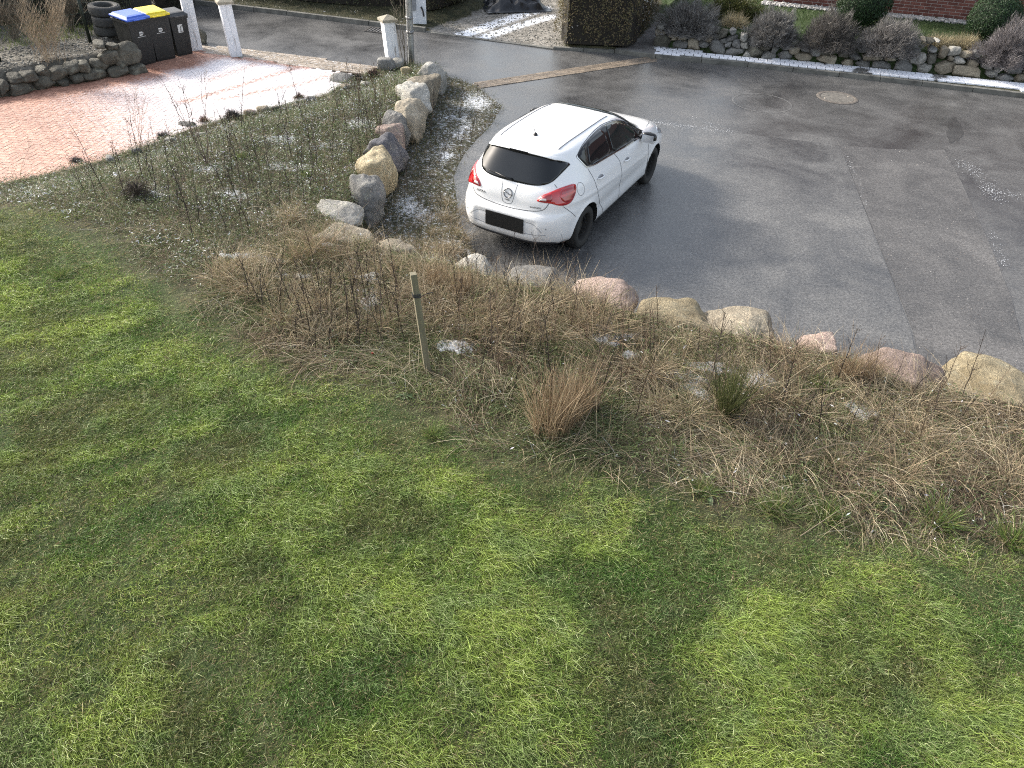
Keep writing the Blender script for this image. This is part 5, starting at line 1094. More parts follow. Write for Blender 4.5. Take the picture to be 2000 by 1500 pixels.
# ------------------------------------------------------------------ the rough bed: matted dry grass, frosted ground cover
n = 1100000; P = np.stack([RNG.uniform(-12, 9, n), RNG.uniform(4, 19, n)], 1)
bs = sdist(P, BED)+.7*(fbm(P[:, 0], P[:, 1], 1.5, 3)-.5); k = inside(P, GARDEN) & (bs > -.25) & (RNG.random(n) < sm(-.3, .35, bs)); P = P[k]; bs = bs[k]
near = sm(9.9, 8.9, P[:, 1]+.10*(P[:, 0]+2))                                   # the straw coloured half along the lawn; the rest is low, dark and frosted
near = np.clip(near+.35*(fbm(P[:, 0], P[:, 1], 1.1, 2)-.5), 0, 1)*(.18+.82*sm(-4.0, -2.8, P[:, 0]+.8*(fbm(P[:, 0], P[:, 1], 1.4, 2)-.5)))
q3 = np.concatenate([P, H(P)[:, None]], 1); snow = snowmask(q3)
clump = fbm(P[:, 0], P[:, 1], 2.2, 4)
W_ = RNG.random(len(P))
k = W_ < (.15+.85*near)*(.42+.75*sm(.36, .6, clump))*(1-.45*np.clip(snow*1.3, 0, 1))*np.where(P[:, 1] > 12, .6, 1)
A = q3[k]; m = len(A); nr_ = near[k]; cl_ = clump[k]; print('mat', m)
flow_ = lambda A: fbm(A[:, 0], A[:, 1], .9, 2)*7
flow = flow_(A)
ang = flow+RNG.normal(0, .75, m); lay = np.clip(RNG.normal(.55, .28, m), .08, 1.3); up = np.stack([np.cos(ang), np.sin(ang), lay], 1); up /= np.linalg.norm(up, axis=1)[:, None]
L = (.14+.30*RNG.random(m)**1.3)*(.5+.5*nr_)*(.75+.5*cl_)
bend = np.stack([np.cos(ang)*.25, np.sin(ang)*.25, -.55-.25*RNG.random(m)], 1)*L[:, None]+RNG.normal(0, .03, (m, 3))
straw = pick([(.38, .315, .205), (.52, .45, .325), (.26, .20, .135), (.165, .13, .095), (.33, .295, .225), (.15, .17, .065), (.10, .14, .045)], [4, 2.6, 2.6, 2.2, 2.4, 1.3, 1.2], m)
pz = fbm(A[:, 0]+21, A[:, 1]-13, 1.25, 4); pg = fbm(A[:, 0]-31, A[:, 1]+17, 1.6, 4); r1_ = RNG.random(m)
dkp = pick([(.13, .095, .066), (.19, .14, .095), (.25, .20, .145)], [3, 3, 1.5], m); gnp = pick([(.12, .155, .055), (.17, .205, .085), (.24, .23, .13)], [3, 2, 2], m)
straw = np.where((r1_ < sm(.44, .58, pz)*.8)[:, None], dkp, straw); straw = np.where((r1_ > 1-.85*sm(.44, .58, pg))[:, None], gnp, straw)
straw = 1.12*straw*(1+RNG.normal(0, .26, (m, 1)))
acc = Acc(); acc.ribbons(A+np.array([0, 0, .0]), up, L, bend, .0042, straw, 3, taper=.4)
k = (W_ > .5) & (RNG.random(len(P)) < (.02+.10*near)*sm(.40, .6, fbm(P[:, 0]+3, P[:, 1]-7, 1.6, 3))); A2 = q3[k]; m2 = len(A2); print('standing', m2)
up = np.stack([RNG.normal(0, .22, m2), RNG.normal(0, .22, m2), np.ones(m2)], 1); up /= np.linalg.norm(up, axis=1)[:, None]; L = .16+.36*RNG.random(m2)**1.4
acc.ribbons(A2, up, L, RNG.normal(0, .16, (m2, 3))*L[:, None]*np.array([1, 1, .4]), .0032, pick([(.20, .15, .105), (.12, .09, .066), (.34, .265, .175), (.40, .33, .23)], [3, 3, 2, 1.5], m2), 3)
k = (W_ > .3) & (RNG.random(len(P)) < .11*near*sm(.35, .6, clump)); A3 = q3[k]; m3 = len(A3); ag = flow_(A3)+RNG.normal(0, .9, m3); up = np.stack([np.cos(ag)*.8, np.sin(ag)*.8, RNG.uniform(.5, 1.6, m3)], 1); up /= np.linalg.norm(up, axis=1)[:, None]; L = RNG.uniform(.28, .62, m3)
acc.ribbons(A3, up, L, np.stack([np.cos(ag)*.3, np.sin(ag)*.3, -RNG.uniform(.3, .8, m3)], 1)*L[:, None]+RNG.normal(0, .05, (m3, 3)), .0036, pick([(.42, .35, .24), (.55, .48, .35), (.30, .23, .15), (.16, .18, .075)], [3, 2, 2.5, .8], m3)*(1+RNG.normal(0, .2, (m3, 1))), 4); print('arcs', m3)
tag(acc.build('dry_grass', DRY), 'matted straw coloured dead grass covering the rough bed', 'dry grass', kind='stuff')
# low evergreen and frost bitten leaves
k = RNG.random(len(P)) < .75*(.9-.40*near)*(.3+.9*sm(.35, .6, fbm(P[:, 0]+4, P[:, 1], 2.6, 3)))*.62
A = q3[k]; m = len(A); sn = snow[k]; fz = sm(.42, .66, fbm(A[:, 0], A[:, 1]+8, 1.7, 4))*(1-near[k]*.85)
A = A+np.stack([np.zeros(m), np.zeros(m), RNG.random(m)**2*.12], 1); nr = RNG.normal(0, .5, (m, 3))+np.array([0, 0, 1.]); nr /= np.linalg.norm(nr, axis=1)[:, None]
c = pick([(.065, .095, .038), (.11, .155, .055), (.085, .072, .048), (.17, .20, .095), (.16, .125, .08)], [4, 4.5, 2.0, 2, 1.2], m); fr = RNG.random(m) < (.04+.30*np.clip(fz*.9+sn*.5, 0, 1))*(1-.45*near[k]); c[fr] = jit((.60, .62, .62), fr.sum(), .15)
acc = Acc(); acc.leaves(A, nr, RNG.uniform(.010, .028, m), c*(1+RNG.normal(0, .15, (m, 1)))); print('leaves', m)
k = RNG.random(len(P)) < (.9-.40*near)*.55; A = q3[k]; m = len(A); up = np.stack([RNG.normal(0, .8, m), RNG.normal(0, .8, m), np.ones(m)], 1); up /= np.linalg.norm(up, axis=1)[:, None]; L = .06+.16*RNG.random(m)**2
c = pick([(.19, .155, .105), (.11, .16, .06), (.30, .25, .175), (.085, .068, .05), (.5, .5, .48), (.17, .23, .085)], [2.5, 4.5, 2, 2, .8, 2.5], m); acc.ribbons(A, up, L, RNG.normal(0, .5, (m, 3))*L[:, None]*np.array([1, 1, .5])-np.array([0, 0, .3])*L[:, None], .004, c, 2)
tag(acc.build('ground_cover', LEAF), 'low frosted weeds and leaves between the boulders and the driveway', 'ground cover', kind='stuff')
# verge below the boulders, beside the car
n = 34000; P = np.stack([RNG.uniform(-3.2, 1.2, n), RNG.uniform(8, 20, n)], 1); vs = sdist(P, VERGE)+.35*(fbm(P[:, 0], P[:, 1], 2, 3)-.5); k = ~inside(P, GARDEN) & (RNG.random(n) < sm(-.12, .35, vs)); P = P[k]; m = len(P); q3v = np.concatenate([P, H(P)[:, None]], 1)
up = np.stack([RNG.normal(0, .7, m), RNG.normal(0, .7, m), np.ones(m)], 1); up /= np.linalg.norm(up, axis=1)[:, None]; L = .05+.13*RNG.random(m)**1.5; sn = np.clip(snowmask(q3v)+.25*sm(.5, .65, fbm(P[:, 0], P[:, 1], 2.3)), 0, 1)
c = pick([(.09, .115, .04), (.17, .145, .08), (.25, .20, .11), (.07, .06, .04), (.14, .16, .06)], [3, 3, 2, 2, 2], m); fr = RNG.random(m) < .6*sn; c[fr] = (.55, .57, .57)
acc = Acc(); acc.ribbons(q3v, up, L, RNG.normal(0, .4, (m, 3))*L[:, None]-np.array([0, 0, .3])*L[:, None], .0055, c, 2)
nr = RNG.normal(0, .5, (m, 3))+np.array([0, 0, 1.]); nr /= np.linalg.norm(nr, axis=1)[:, None]; c2 = pick([(.06, .075, .03), (.10, .11, .05), (.13, .10, .06)], [3, 2, 2], m); fr = RNG.random(m) < .75*sn; c2[fr] = (.62, .64, .64); acc.leaves(q3v+np.array([0, 0, .02])+RNG.normal(0, .05, (m, 3))*np.array([1, 1, .3]), nr, RNG.uniform(.01, .025, m), c2)
tag(acc.build('verge_grass', GRASS), 'frosted rough grass on the verge between boulders and car', 'grass', kind='stuff')
# snow remnants lying in the bed: thin ragged sheets, melted through in places
SV, SQ, ns_ = [], [], 0
for cx, cy, rx, ry in SNOW:
    if cy < 450 and cx < 970: continue
    g = at(cx, cy); D_ = depth(g); wx = rx/F_PX*D_*1.25; wy = wx*min(2.0, ry/rx*1.8); nn_ = int(np.clip(wx/.012, 14, 70)); u_ = np.linspace(-1, 1, nn_); uu, vv = [t.ravel() for t in np.meshgrid(u_, u_)]
    x, y = g[0]+uu*wx, g[1]+vv*wy; th = .95*np.exp(-(uu**2+vv**2)*1.7)-1.35*(1-fbm(x, y, 5.5, 5))+.17+.95*(fbm(x, y, 13, 4)-.5); th = np.where(np.maximum(abs(uu), abs(vv)) > .96, -1, th)
    z = H(np.stack([x, y], 1))+np.clip(th, -.05, .3)*.06; ii = np.arange(nn_-1)[:, None]*nn_+np.arange(nn_-1)[None]; qd = np.stack([ii, ii+1, ii+nn_+1, ii+nn_], -1).reshape(-1, 4); qd = qd[(th[qd] > 0).sum(1) >= 2]
    SV.append(np.stack([x, y, z], 1)); SQ.append(qd+ns_); ns_ += nn_*nn_
SNOWM = m_simple('melting_snow', (.60, .62, .65), .55, var=.12, scale=30, bmp=.5); tag(mesh_np('snow', np.concatenate(SV), Q=np.concatenate(SQ), mat=SNOWM, smooth=True), 'small melting snow remnants scattered in the bed', 'snow', kind='stuff')
# frost and grit on the asphalt, gravel behind the stone wall and on the track
acc = Acc()
for pl, wd, k in (([(1255, 236), (1330, 246), (1425, 258)], .07, 420), ([(1875, 318), (1905, 335), (1930, 368), (1950, 392)], .10, 420), ([(1925, 372), (1995, 384)], .08, 130), ([(1650, 300), (1668, 340), (1690, 400)], .03, 70), ([(1935, 455), (1960, 520)], .05, 90), ([(1345, 232), (1420, 252)], .1, 60)):
    pl = np.array(G(pl)); t = RNG.random(k)*(len(pl)-1); i = t.astype(int); p = pl[i]+(pl[i+1]-pl[i])*(t-i)[:, None]+RNG.normal(0, wd, (k, 2))
    nr = np.tile([0, 0, 1.], (k, 1))+RNG.normal(0, .1, (k, 3)); acc.leaves(np.concatenate([p, np.full((k, 1), .010)], 1), nr/np.linalg.norm(nr, axis=1)[:, None], RNG.uniform(.003, .011, k), np.tile([.5, .51, .52], (k, 1)), 1.2)
tag(acc.build('frost', SNOWM), 'white frost residue along cracks in the asphalt', 'frost', kind='stuff')
acc = Acc(); TR = G([(1645, 286), (1740, 292), (1845, 293), (1880, 360), (1930, 470), (1975, 580), (2010, 720), (1800, 720), (1785, 650), (1714, 470)]); n = 5200; P = np.stack([RNG.uniform(2, 11, n), RNG.uniform(6, 17, n)], 1); P = P[(sdist(P, TR) > -.05*RNG.random(n)) & (RNG.random(n) < .2+.9*sm(.4, .65, fbm(P[:, 0], P[:, 1], 1.4)))]; m = len(P)
pebbles(acc, np.concatenate([P, np.full((m, 1), .006)], 1), RNG.uniform(.003, .009, m), pick([(.35, .33, .31), (.22, .2, .19), (.5, .48, .46), (.14, .12, .11)], (2, 3, 1, 3), m))
tag(acc.build('grit', TWIG), 'pale grit scattered on the trench strip of asphalt', 'grit', kind='stuff')
acc = Acc(); n = 9000; P = np.stack([RNG.uniform(-13, -6, n), RNG.uniform(14, 21, n)], 1); fl = [f[:2] for f in fb]; P = P[inside(P, LEFTBED) & (polydist(P, DRIVE_L) > .22) & (polydist(P, DRIVE_L) < 1.7)]; m = len(P)
pebbles(acc, np.concatenate([P, (H(P)+.004)[:, None]], 1), RNG.uniform(.010, .034, m), pick([(.17, .16, .14), (.24, .23, .2), (.11, .10, .085), (.36, .34, .3)], (3, 2, 3, .6), m)); tag(acc.build('gravel', TWIG), 'grey gravel and earth on top of the fieldstone wall', 'gravel', kind='stuff')
acc = Acc(); n = 7000; P = np.stack([RNG.uniform(-3, 2.5, n), RNG.uniform(20, 32, n)], 1); P = P[(sdist(P, TRACK) > .05) & (polydist(P, FK) > .14)]; m = len(P)
pebbles(acc, np.concatenate([P, (H(P)+.004)[:, None]], 1), RNG.uniform(.012, .03, m), pick([(.26, .25, .22), (.36, .34, .31), (.17, .16, .14)], (3, 2, 2), m)); tag(acc.build('gravel', TWIG), 'coarse gravel on the track beyond the street', 'gravel', kind='stuff')
# thin green blades behind the fence
n = 16000; P = np.stack([RNG.uniform(-16, -7.5, n), RNG.uniform(15, 23, n)], 1); P = P[inside(P, LEFTBED) & (polydist(P, DRIVE_L) > 1.55) & (polydist(P, DRIVE_L) < 4.2)]; m = len(P); up = np.stack([RNG.normal(0, .4, m), RNG.normal(0, .4, m), np.ones(m)], 1); up /= np.linalg.norm(up, axis=1)[:, None]
acc = Acc(); acc.ribbons(np.concatenate([P, H(P)[:, None]], 1), up, .06+.1*RNG.random(m), RNG.normal(0, .03, (m, 3)), .012, jit((.14, .17, .06), m), 2); tag(acc.build('fence_grass', GRASS), 'grey green grass behind the wire fence', 'grass', kind='stuff')

# ------------------------------------------------------------------ dead stalks, dry tufts, green tussocks, rosettes, saplings: each plant its own object
R7 = np.random.default_rng(77)
def child_mesh(acc, name, mat):
    o = acc.build(name, mat); me = o.data; bpy.data.objects.remove(o); return me
def stalk_mesh(h, dense, col, heads):
    a = Acc(); ln = R7.normal(0, .10, 2); P = [np.array([ln[0]*t**1.5*h, ln[1]*t**1.5*h, t*h]) for t in np.linspace(0, 1, 7)]; P = [p+np.append(R7.normal(0, .006, 2), 0) for p in P]; a.twig(P, .0060, .0022, col)
    for k in range(dense):
        t = R7.uniform(.25, 1); b = np.array([np.interp(t, np.linspace(0, 1, 7), [p[i] for p in P]) for i in range(3)]); az = R7.uniform(0, 6.28); l = h*R7.uniform(.06, .24)*(1.15-t*.6); e = b+np.array([math.cos(az)*l*.6, math.sin(az)*l*.6, l*.85]); a.twig([b, (b+e)/2+np.array([math.cos(az), math.sin(az), 0])*l*.12, e], .0022, .001, col)
        if heads:
            m = 5; pp = np.array([b+(e-b)*s for s in R7.uniform(.35, 1, m)])+R7.normal(0, .006, (m, 3)); a.leaves(pp, unit(m, R7), R7.uniform(.005, .011, m), jit(col*1.5, m, .3, R7), .8, R7)
    return child_mesh(a, 'dead_weed_stalk', TWIG)
DK, BR = np.array((.045, .034, .028)), np.array((.085, .058, .040))
STALKS = [stalk_mesh(R7.uniform(.45, .8), int(R7.integers(9, 18)), DK if i < 6 else BR, i % 3 != 0) for i in range(10)]
def tuft_mesh(n, h, cols, w=.004, fan=.45, droop=.5, til=.26, br=.09):
    a = Acc(); r = R7.random(n)**.5*br; th = R7.uniform(0, 6.28, n); b = np.stack([r*np.cos(th), r*np.sin(th), np.zeros(n)-.01], 1); up = np.stack([np.cos(th)*r*fan*9+R7.normal(0, til, n), np.sin(th)*r*fan*9+R7.normal(0, til, n), np.ones(n)], 1); up /= np.linalg.norm(up, axis=1)[:, None]
    L = h*(.45+.55*R7.random(n)); bd = up*np.array([1, 1, 0])*L[:, None]*droop+R7.normal(0, .06, (n, 3))*L[:, None]*2; bd[:, 2] -= droop*.6*L*R7.random(n); a.ribbons(b, up, L, bd, w, pick(cols, [3, 2, 1][:len(cols)], n, R7)*(1+R7.normal(0, .18, (n, 1))), 4, R7, taper=.3); return a
DRYC = [(.37, .30, .195), (.25, .19, .13), (.52, .45, .315)]; GRC = [(.10, .165, .04), (.17, .21, .065), (.22, .20, .09)]
TUFTS = [child_mesh(tuft_mesh(190, R7.uniform(.34, .62), [DRYC, DRYC, [(.27, .20, .13), (.38, .31, .2), (.17, .19, .08)]][i % 3], .0042, .22, R7.uniform(.55, 1.1), .40, .17), 'dry_grass_tuft', DRY) for i in range(6)]
TALL = [child_mesh(tuft_mesh(260, R7.uniform(.62, .8), [(.26, .19, .12), (.38, .295, .195), (.18, .125, .08)], .0042, .12, .22, .17, .13), 'dry_grass_tuft', DRY) for i in range(3)]
TUSS = [child_mesh(tuft_mesh(240, R7.uniform(.20, .3), GRC, .005, .6, .7), 'grass_tussock', GRASS) for i in range(4)]
def place(name, me, p, s, label, cat, group=None, rz=None):
    o = bpy.data.objects.new(name, me); link(o); o.location = (p[0], p[1], p[2]-.01); o.scale = (s, s, s*random.uniform(.9, 1.15)); o.rotation_euler = (random.uniform(-.08, .08), random.uniform(-.08, .08), random.uniform(0, 6.28) if rz is None else rz); return tag(o, label, cat, group)
def region(poly, n, mind):
    out = []; tries = 0; x0, y0 = np.min(poly, 0); x1, y1 = np.max(poly, 0)
    while len(out) < n and tries < n*60:
        tries += 1; p = (random.uniform(x0, x1), random.uniform(y0, y1))
        if inside([p], poly)[0] and all((p[0]-a[0])**2+(p[1]-a[1])**2 < 1e9 and math.hypot(p[0]-a[0], p[1]-a[1]) > mind*(p[1]/900+.35) for a in out): out.append(p)
    return out
ZONES = [ # photo outline, count, spacing px, meshes, name, label, category, group, scale
 ([(150, 385), (300, 300), (480, 250), (640, 195), (720, 190), (760, 260), (690, 340), (640, 420), (400, 470)], 100, 19, STALKS[:6], 'dead_weed_stalk', 'thin blackish dead weed stalk in the frosted bed beside the driveway', 'weed', 'dead stalks of the frosted bed', (.8, 1.25)),
 ([(640, 190), (730, 160), (790, 170), (770, 230), (700, 260)], 16, 20, STALKS[6:], 'dead_weed_stalk', 'brown dead weed stalk in the narrow end of the bed near the gate post', 'weed', 'brown stalks near the gate post', (.7, 1.1)),
 ([(830, 200), (950, 185), (950, 260), (880, 340), (860, 440), (790, 440), (790, 330)], 26, 24, STALKS[:6], 'dead_weed_stalk', 'dark dead weed stalk on the verge between the boulders and the white car', 'weed', 'stalks on the verge', (.6, 1.0)),
 ([(870, 520), (1110, 545), (1090, 590), (900, 570)], 16, 24, STALKS, 'dead_weed_stalk', 'dead seedhead stalk standing against the dark asphalt behind the car', 'weed', 'stalks behind the car', (.7, 1.05)),
 ([(470, 590), (780, 560), (800, 690), (600, 690)], 48, 20, STALKS[2:7], 'dead_weed_stalk', 'dark brown dead stalk left of the wooden stake', 'weed', 'stalks left of the stake', (.85, 1.3)),
 ([(850, 590), (1300, 640), (1260, 820), (1000, 800), (870, 700)], 46, 26, STALKS[4:], 'dead_weed_stalk', 'brown dead stalk in the dry grass right of the wooden stake', 'weed', 'stalks right of the stake', (.75, 1.2)),
 ([(1330, 690), (1980, 790), (1980, 900), (1400, 840)], 34, 34, STALKS, 'dead_weed_stalk', 'dead weed stalk in the bed below the pink and yellow boulders', 'weed', 'stalks below the pink boulders', (.6, 1.0)),
 ([(400, 520), (700, 480), (790, 540), (780, 650), (560, 660)], 26, 40, TUFTS, 'dry_grass_tuft', 'drooping straw coloured grass tuft left of the wooden stake', 'grass tuft', 'dry tufts left of the stake', (.7, 1.05)),
 ([(800, 520), (1110, 580), (1240, 650), (1000, 680), (850, 650)], 30, 36, TUFTS, 'dry_grass_tuft', 'bushy straw coloured grass tuft between the stake and the boulders', 'grass tuft', 'dry tufts beside the boulders', (.75, 1.15)),
 ([(1240, 660), (1560, 700), (1700, 770), (1980, 800), (1980, 960), (1500, 900), (1250, 800)], 40, 46, TUFTS, 'dry_grass_tuft', 'straw grass tuft in the bed below the right hand boulders', 'grass tuft', 'dry tufts of the right bed', (.55, .95)),
 ([(560, 430), (640, 440), (880, 500), (600, 480)], 8, 50, TUFTS, 'dry_grass_tuft', 'dry grass tuft growing among the boulders at the bend of the row', 'grass tuft', 'dry tufts at the bend', (.5, .8)),
 ([(900, 400), (930, 480), (870, 500), (800, 460), (850, 400)], 10, 30, TUFTS, 'dry_grass_tuft', 'tan grass tuft on the verge at the rear corner of the car', 'grass tuft', 'dry tufts at the rear of the car', (.4, .65)),
]
for zp, n, md, meshes, nm_, lab, cat, grp, sc in ZONES:
    for k, (px, py) in enumerate(region(zp, n, md)):
        p = at(px, py); s = random.uniform(*sc); place(nm_, meshes[k % len(meshes)], p, s, lab, cat, grp)
for px, py, k, s, lab in ((1072, 842, 0, 1.25, 'tall rust brown grass clump in front of the bed, the largest of its kind'), (1140, 800, 1, 1.0, 'tall pale straw clump directly behind the rust brown one'), (1108, 825, 2, 1.05, 'upright brown clump touching the right side of the largest clump'),
                          (1650, 735, 1, .85, 'fan of long straw leaning over the left end of the pink boulder'), (1690, 742, 2, .7, 'short straw fan in front of the left end of the pink boulder'), (855, 560, 0, .75, 'upright tan clump just right of the wooden stake'), (905, 580, 1, .75, 'upright tan clump between the stake and the pale grey boulder')):
    place('dry_grass_tuft', TALL[k], at(px, py), s, lab, 'grass tuft')
for px, py, s, lab in ((1518, 1000, 1.0, 'dark green tussock at the lawn edge, leftmost of the row on the right'), (1615, 1010, .95, 'bright green tussock at the lawn edge, second of the row on the right'), (1835, 1020, 1.15, 'large green and brown tussock at the lawn edge near the right side'), (1980, 1060, 1.0, 'pale green tussock cut by the right border of the photo'), (1690, 985, .7, 'small grey green tussock between the bright green one and the large one'), (1610, 760, .9, 'lush green tussock left of the pink boulder'), (708, 490, .7, 'green tussock in front of the broad tan boulder at the bend'), (722, 568, .45, 'small green tuft beside the snow patch left of the stake'), (1370, 960, .8, 'green tussock below the dark broom shrub'), (1215, 600, .6, 'yellow green tussock between the pinkish and the sandy boulder'), (120, 540, .7, 'green tussock in the lawn at the left side'), (845, 850, .7, 'yellowish green tuft in the lawn below the stake'), (1880, 745, .6, 'green tuft between the pink and the yellow boulder'), (470, 310, .6, 'green tuft in the frosted bed below the round edging stone'), (600, 345, .7, 'green tuft in the frosted bed left of the ochre boulder')):
    place('grass_tussock', TUSS[int(px) % 4], at(px, py), s, lab, 'grass tussock')
# broom shrub with green rods
a = Acc(); n = 240; th = R7.uniform(0, 6.28, n); r_ = R7.random(n)**.6; up = np.stack([np.cos(th)*r_*.55, np.sin(th)*r_*.55, np.ones(n)], 1); up /= np.linalg.norm(up, axis=1)[:, None]
a.ribbons(np.zeros((n, 3))+R7.normal(0, .04, (n, 3))*np.array([1, 1, 0]), up, R7.uniform(.35, .85, n), R7.normal(0, .08, (n, 3)), .0055, pick([(.085, .10, .035), (.06, .07, .03), (.13, .13, .05)], [3, 2, 1], n, R7), 4, R7); o = a.build('broom_shrub', LEAF); o.location = at(1415, 815); tag(o, 'dark green broom shrub with upright rods in the right bed', 'shrub')
a = Acc(); a.twig([(0, 0, 0), (.02, .01, .5), (.0, .03, 1.15)], .008, .003, DK)
for k in range(34): t = R7.uniform(.2, 1); z = t*1.15; az = R7.uniform(0, 6.28); l = .1+.2*(1-t); a.twig([(.01, .01, z), (.01+math.cos(az)*l*.5, .01+math.sin(az)*l*.5, z+l*.5), (.01+math.cos(az)*l*.7, .01+math.sin(az)*l*.7, z+l)], .003, .001, DK)
o = a.build('dead_weed_stalk', TWIG); o.location = at(1372, 800); tag(o, 'tallest dark branched stalk, left of the broom shrub', 'weed')
# leaf rosettes
def rosette(px, py, s, lab, col=(.12, .19, .07), n=13):
    V = []; T = []; C = []; 
    for k in range(n):
        az = k*6.283/n+random.uniform(-.25, .25); l = s*random.uniform(.4, 1.0); w = l*random.uniform(.20, .28); u = np.array([math.cos(az), math.sin(az), 0]); v = np.array([-u[1], u[0], 0]); b0 = len(V)
        for t, ww, z in ((0, .1, .01), (.3, .5, .12), (.6, .8, .10), (.85, .5, .02), (1, .02, -.04)):
            c = u*l*t+np.array([0, 0, z*l*1.3]); V += [c+v*w*ww*.5+np.array([0, 0, .04*l]), c, c-v*w*ww*.5+np.array([0, 0, .04*l])]; g = np.array(col)*random.uniform(.6, 1.1); C += [g, g*1.15, g]
        for i in range(4):
            for j in (0, 1): q = b0+3*i+j; T += [(q, q+1, q+4), (q, q+4, q+3)]
    o = mesh_np('leaf_rosette', np.array(V), np.array(T), col=np.array(C), mat=LEAF); o.location = at(px, py); tag(o, lab, 'weed')
for px, py, s, lab, col in ((1385, 965, .20, 'pale leaf rosette at the lawn edge below the broom shrub', (.17, .22, .11)), (1440, 870, .17, 'rosette of broad green leaves in the right bed', (.14, .21, .08)), (790, 775, .14, 'small leaf rosette just left of the foot of the stake', (.13, .19, .08)), (1735, 985, .2, 'broad leaved rosette among the tussocks at the lawn edge', (.10, .15, .06)), (1745, 1000, .12, 'small dark rosette in front of the broad leaved one', (.08, .12, .05)), (1180, 855, .15, 'leaf rosette right of the rust brown grass clump', (.10, .15, .07)), (1375, 830, .14, 'bright rosette at the foot of the broom shrub', (.17, .24, .08)), (700, 890, .12, 'flat pale rosette in the thin turf', (.16, .2, .1)), (1600, 985, .13, 'rosette touching the bright green tussock', (.12, .17, .07)), (450, 710, .11, 'small rosette in the lawn left of the stake', (.14, .19, .09))): rosette(px, py, s, lab, col)
# bare saplings
def branchy(base, tips, col, r0, lab, cat, side=7, name='bare_sapling', l_=.16, fine=.0028, n2=0, bj=.02):
    a = Acc(); b = np.array(base)
    for tp in tips:
        j_ = np.append(R7.normal(0, bj, 2), 0); t = topof(b+j_, *tp)-b-j_; P = [j_+t*s+np.append(R7.normal(0, .012, 2), 0)*(0 if s == 0 else 1)+np.array([0, 0, .05*math.sin(s*3.14)]) for s in np.linspace(0, 1, 8)]; a.twig(P, r0, r0*.28, col, 4)
        for k in range(side):
            s = R7.uniform(.3, 1); q = np.array([np.interp(s, np.linspace(0, 1, 8), [p[i] for p in P]) for i in range(3)]); az = R7.uniform(0, 6.28); l = l_*R7.uniform(.4, 1.3); e = q+np.array([math.cos(az)*l*.6, math.sin(az)*l*.6, l*.8]); a.twig([q, (q+e)/2+R7.normal(0, .01, 3), e], fine, fine*.5, col)
            for _ in range(n2): az = R7.uniform(0, 6.28); m_ = q+(e-q)*R7.random(); a.twig([m_, m_+np.array([math.cos(az)*.05, math.sin(az)*.05, .08])*l_/.16], fine*.7, fine*.4, col)
    o = a.build(name, TWIG); 
    o.location = b; return tag(o, lab, cat)
branchy(at(405, 322), [(310, 148), (348, 146), (394, 140), (400, 140), (380, 250), (330, 180)], (.16, .125, .10), .0075, 'bare sapling with long thin branches rising over the frosted driveway', 'sapling', 10)
branchy(at(273, 293), [(239, 165), (262, 180), (272, 200), (288, 200), (252, 185), (282, 190), (266, 170)], (.26, .185, .14), .0042, 'slender reddish tan sapling at the driveway edge', 'sapling', 12, l_=.14, fine=.002)
branchy(at(792, 128), [(781, 0), (764, 0), (798, 60), (775, 20), (790, -20)], (.17, .145, .11), .011, 'thin bare sapling growing beside the steel post', 'sapling', 9, l_=.3)
branchy(at(40, 350), [(60, 285), (5, 330), (62, 300)], (.3, .24, .17), .003, 'lone thin twig at the left end of the driveway edge', 'sapling', 3)
tan = at(98, 118); branchy(tan, [(55+random.uniform(-25, 85), random.uniform(-10, 85)) for _ in range(48)], (.30, .24, .165), .0042, 'twiggy tan shrub in front of the wire fence', 'shrub', 12, 'twiggy_shrub', .22, .003, 1, .16)
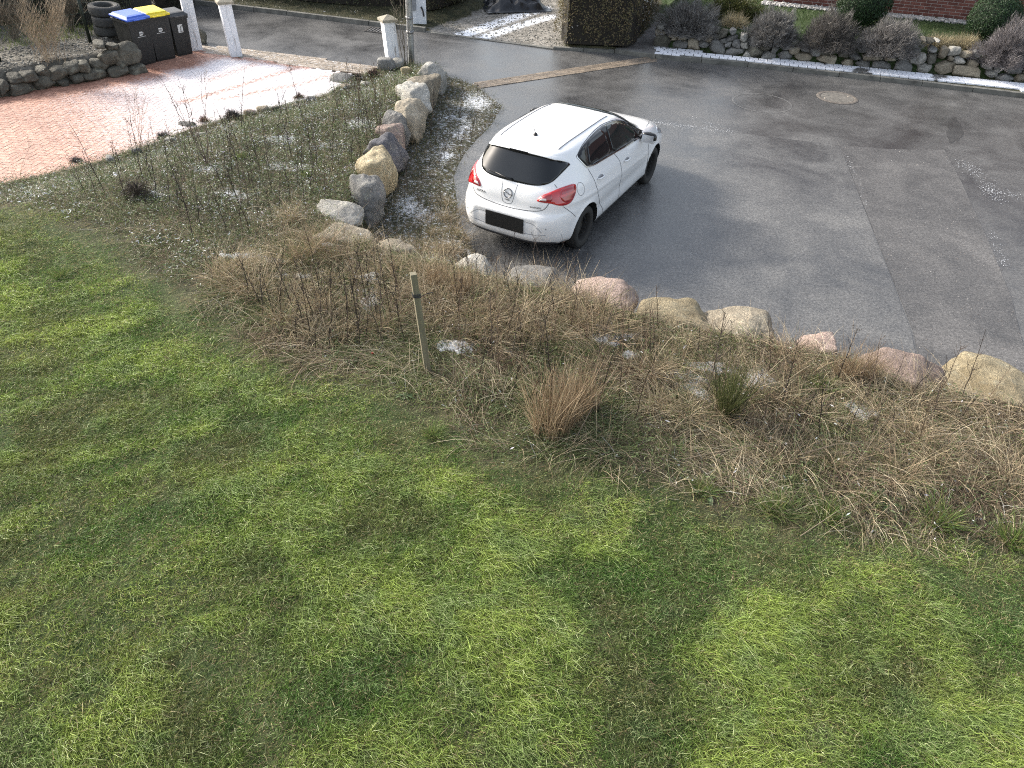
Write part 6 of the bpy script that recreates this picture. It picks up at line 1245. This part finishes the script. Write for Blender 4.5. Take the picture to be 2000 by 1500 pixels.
for px, py, sp, lab in ((30, 60, 60, 'bare brown bush hanging over the fence at the left border'), (140, 40, 50, 'pale bare branches behind the fence, left of the dark post')):
    b = at(px, py+20); branchy(b, [(px+random.uniform(-sp, sp), py-60+random.uniform(-20, 50)) for _ in range(26)], (.17, .14, .105), .010, lab, 'shrub', 10, 'bare_bush', .35, .005, 1)
for px, py, s, col, lab in ((400, 243, .16, (.16, .075, .05), 'rust brown heather clump next to the bare sapling'), (585, 197, .16, (.14, .07, .05), 'rust brown heather clump beside the rounded grey edging stone'), (730, 150, .19, (.10, .055, .045), 'dark heather clump near the white gate post'), (700, 158, .16, (.07, .06, .05), 'blackish heather clump on the long grey edging stone'), (455, 232, .2, (.11, .10, .10), 'grey seedhead lavender at the driveway edge'), (320, 272, .14, (.13, .12, .125), 'small grey lavender left of the bare sapling'), (152, 322, .15, (.12, .11, .11), 'small dark lavender near the lawn end of the driveway'), (270, 385, .3, (.12, .095, .07), 'brown bushy weed at the corner of bed and lawn'), (985, 52, .0, (0, 0, 0), '')):
    if s: s *= .78; c = at(px, py); dome('heather_clump' if 'heather' in lab else 'small_bush', c, s, s*.9, s*1.15, 700, [col, tuple(x*1.5 for x in col), tuple(x*.7 for x in col)], [3, 1, 2], lab, 'heather' if 'heather' in lab else 'bush', L=(.05, .13), w=.005, mat=TWIG, spread=.4)
# fallen leaf and broken bits
a = Acc()
m = MB(); q = at(728, 697)+np.array([0, 0, .05]); m.box(q, (.022, .02, .02), .4); tag(m.build('reflector', m_simple('red_plastic', (.35, .04, .03), .4), bevel=.004), 'tiny red plastic marker lying in the dry grass left of the stake', 'marker')
a = Acc()
for (x0, y0, x1, y1, w_) in ((1560, 1055, 1690, 985, .004), (1330, 905, 1560, 880, .004), (1560, 895, 1690, 880, .007), (1640, 960, 1750, 800, .004), (890, 690, 1000, 668, .006), (640, 690, 790, 735, .004), (1120, 870, 1210, 720, .006), (1850, 790, 2000, 830, .012)):
    p, q = at(x0, y0), at(x1, y1); a = Acc(); a.twig([p+np.array([0, 0, .05]), (p+q)/2+np.array([0, 0, .13]), q+np.array([0, 0, .10])], w_, w_*.5, (.22, .175, .125), 5); tag(a.build('fallen_stem', TWIG), 'long pale fallen stem lying across the dry bed', 'stem', 'fallen stems in the bed')
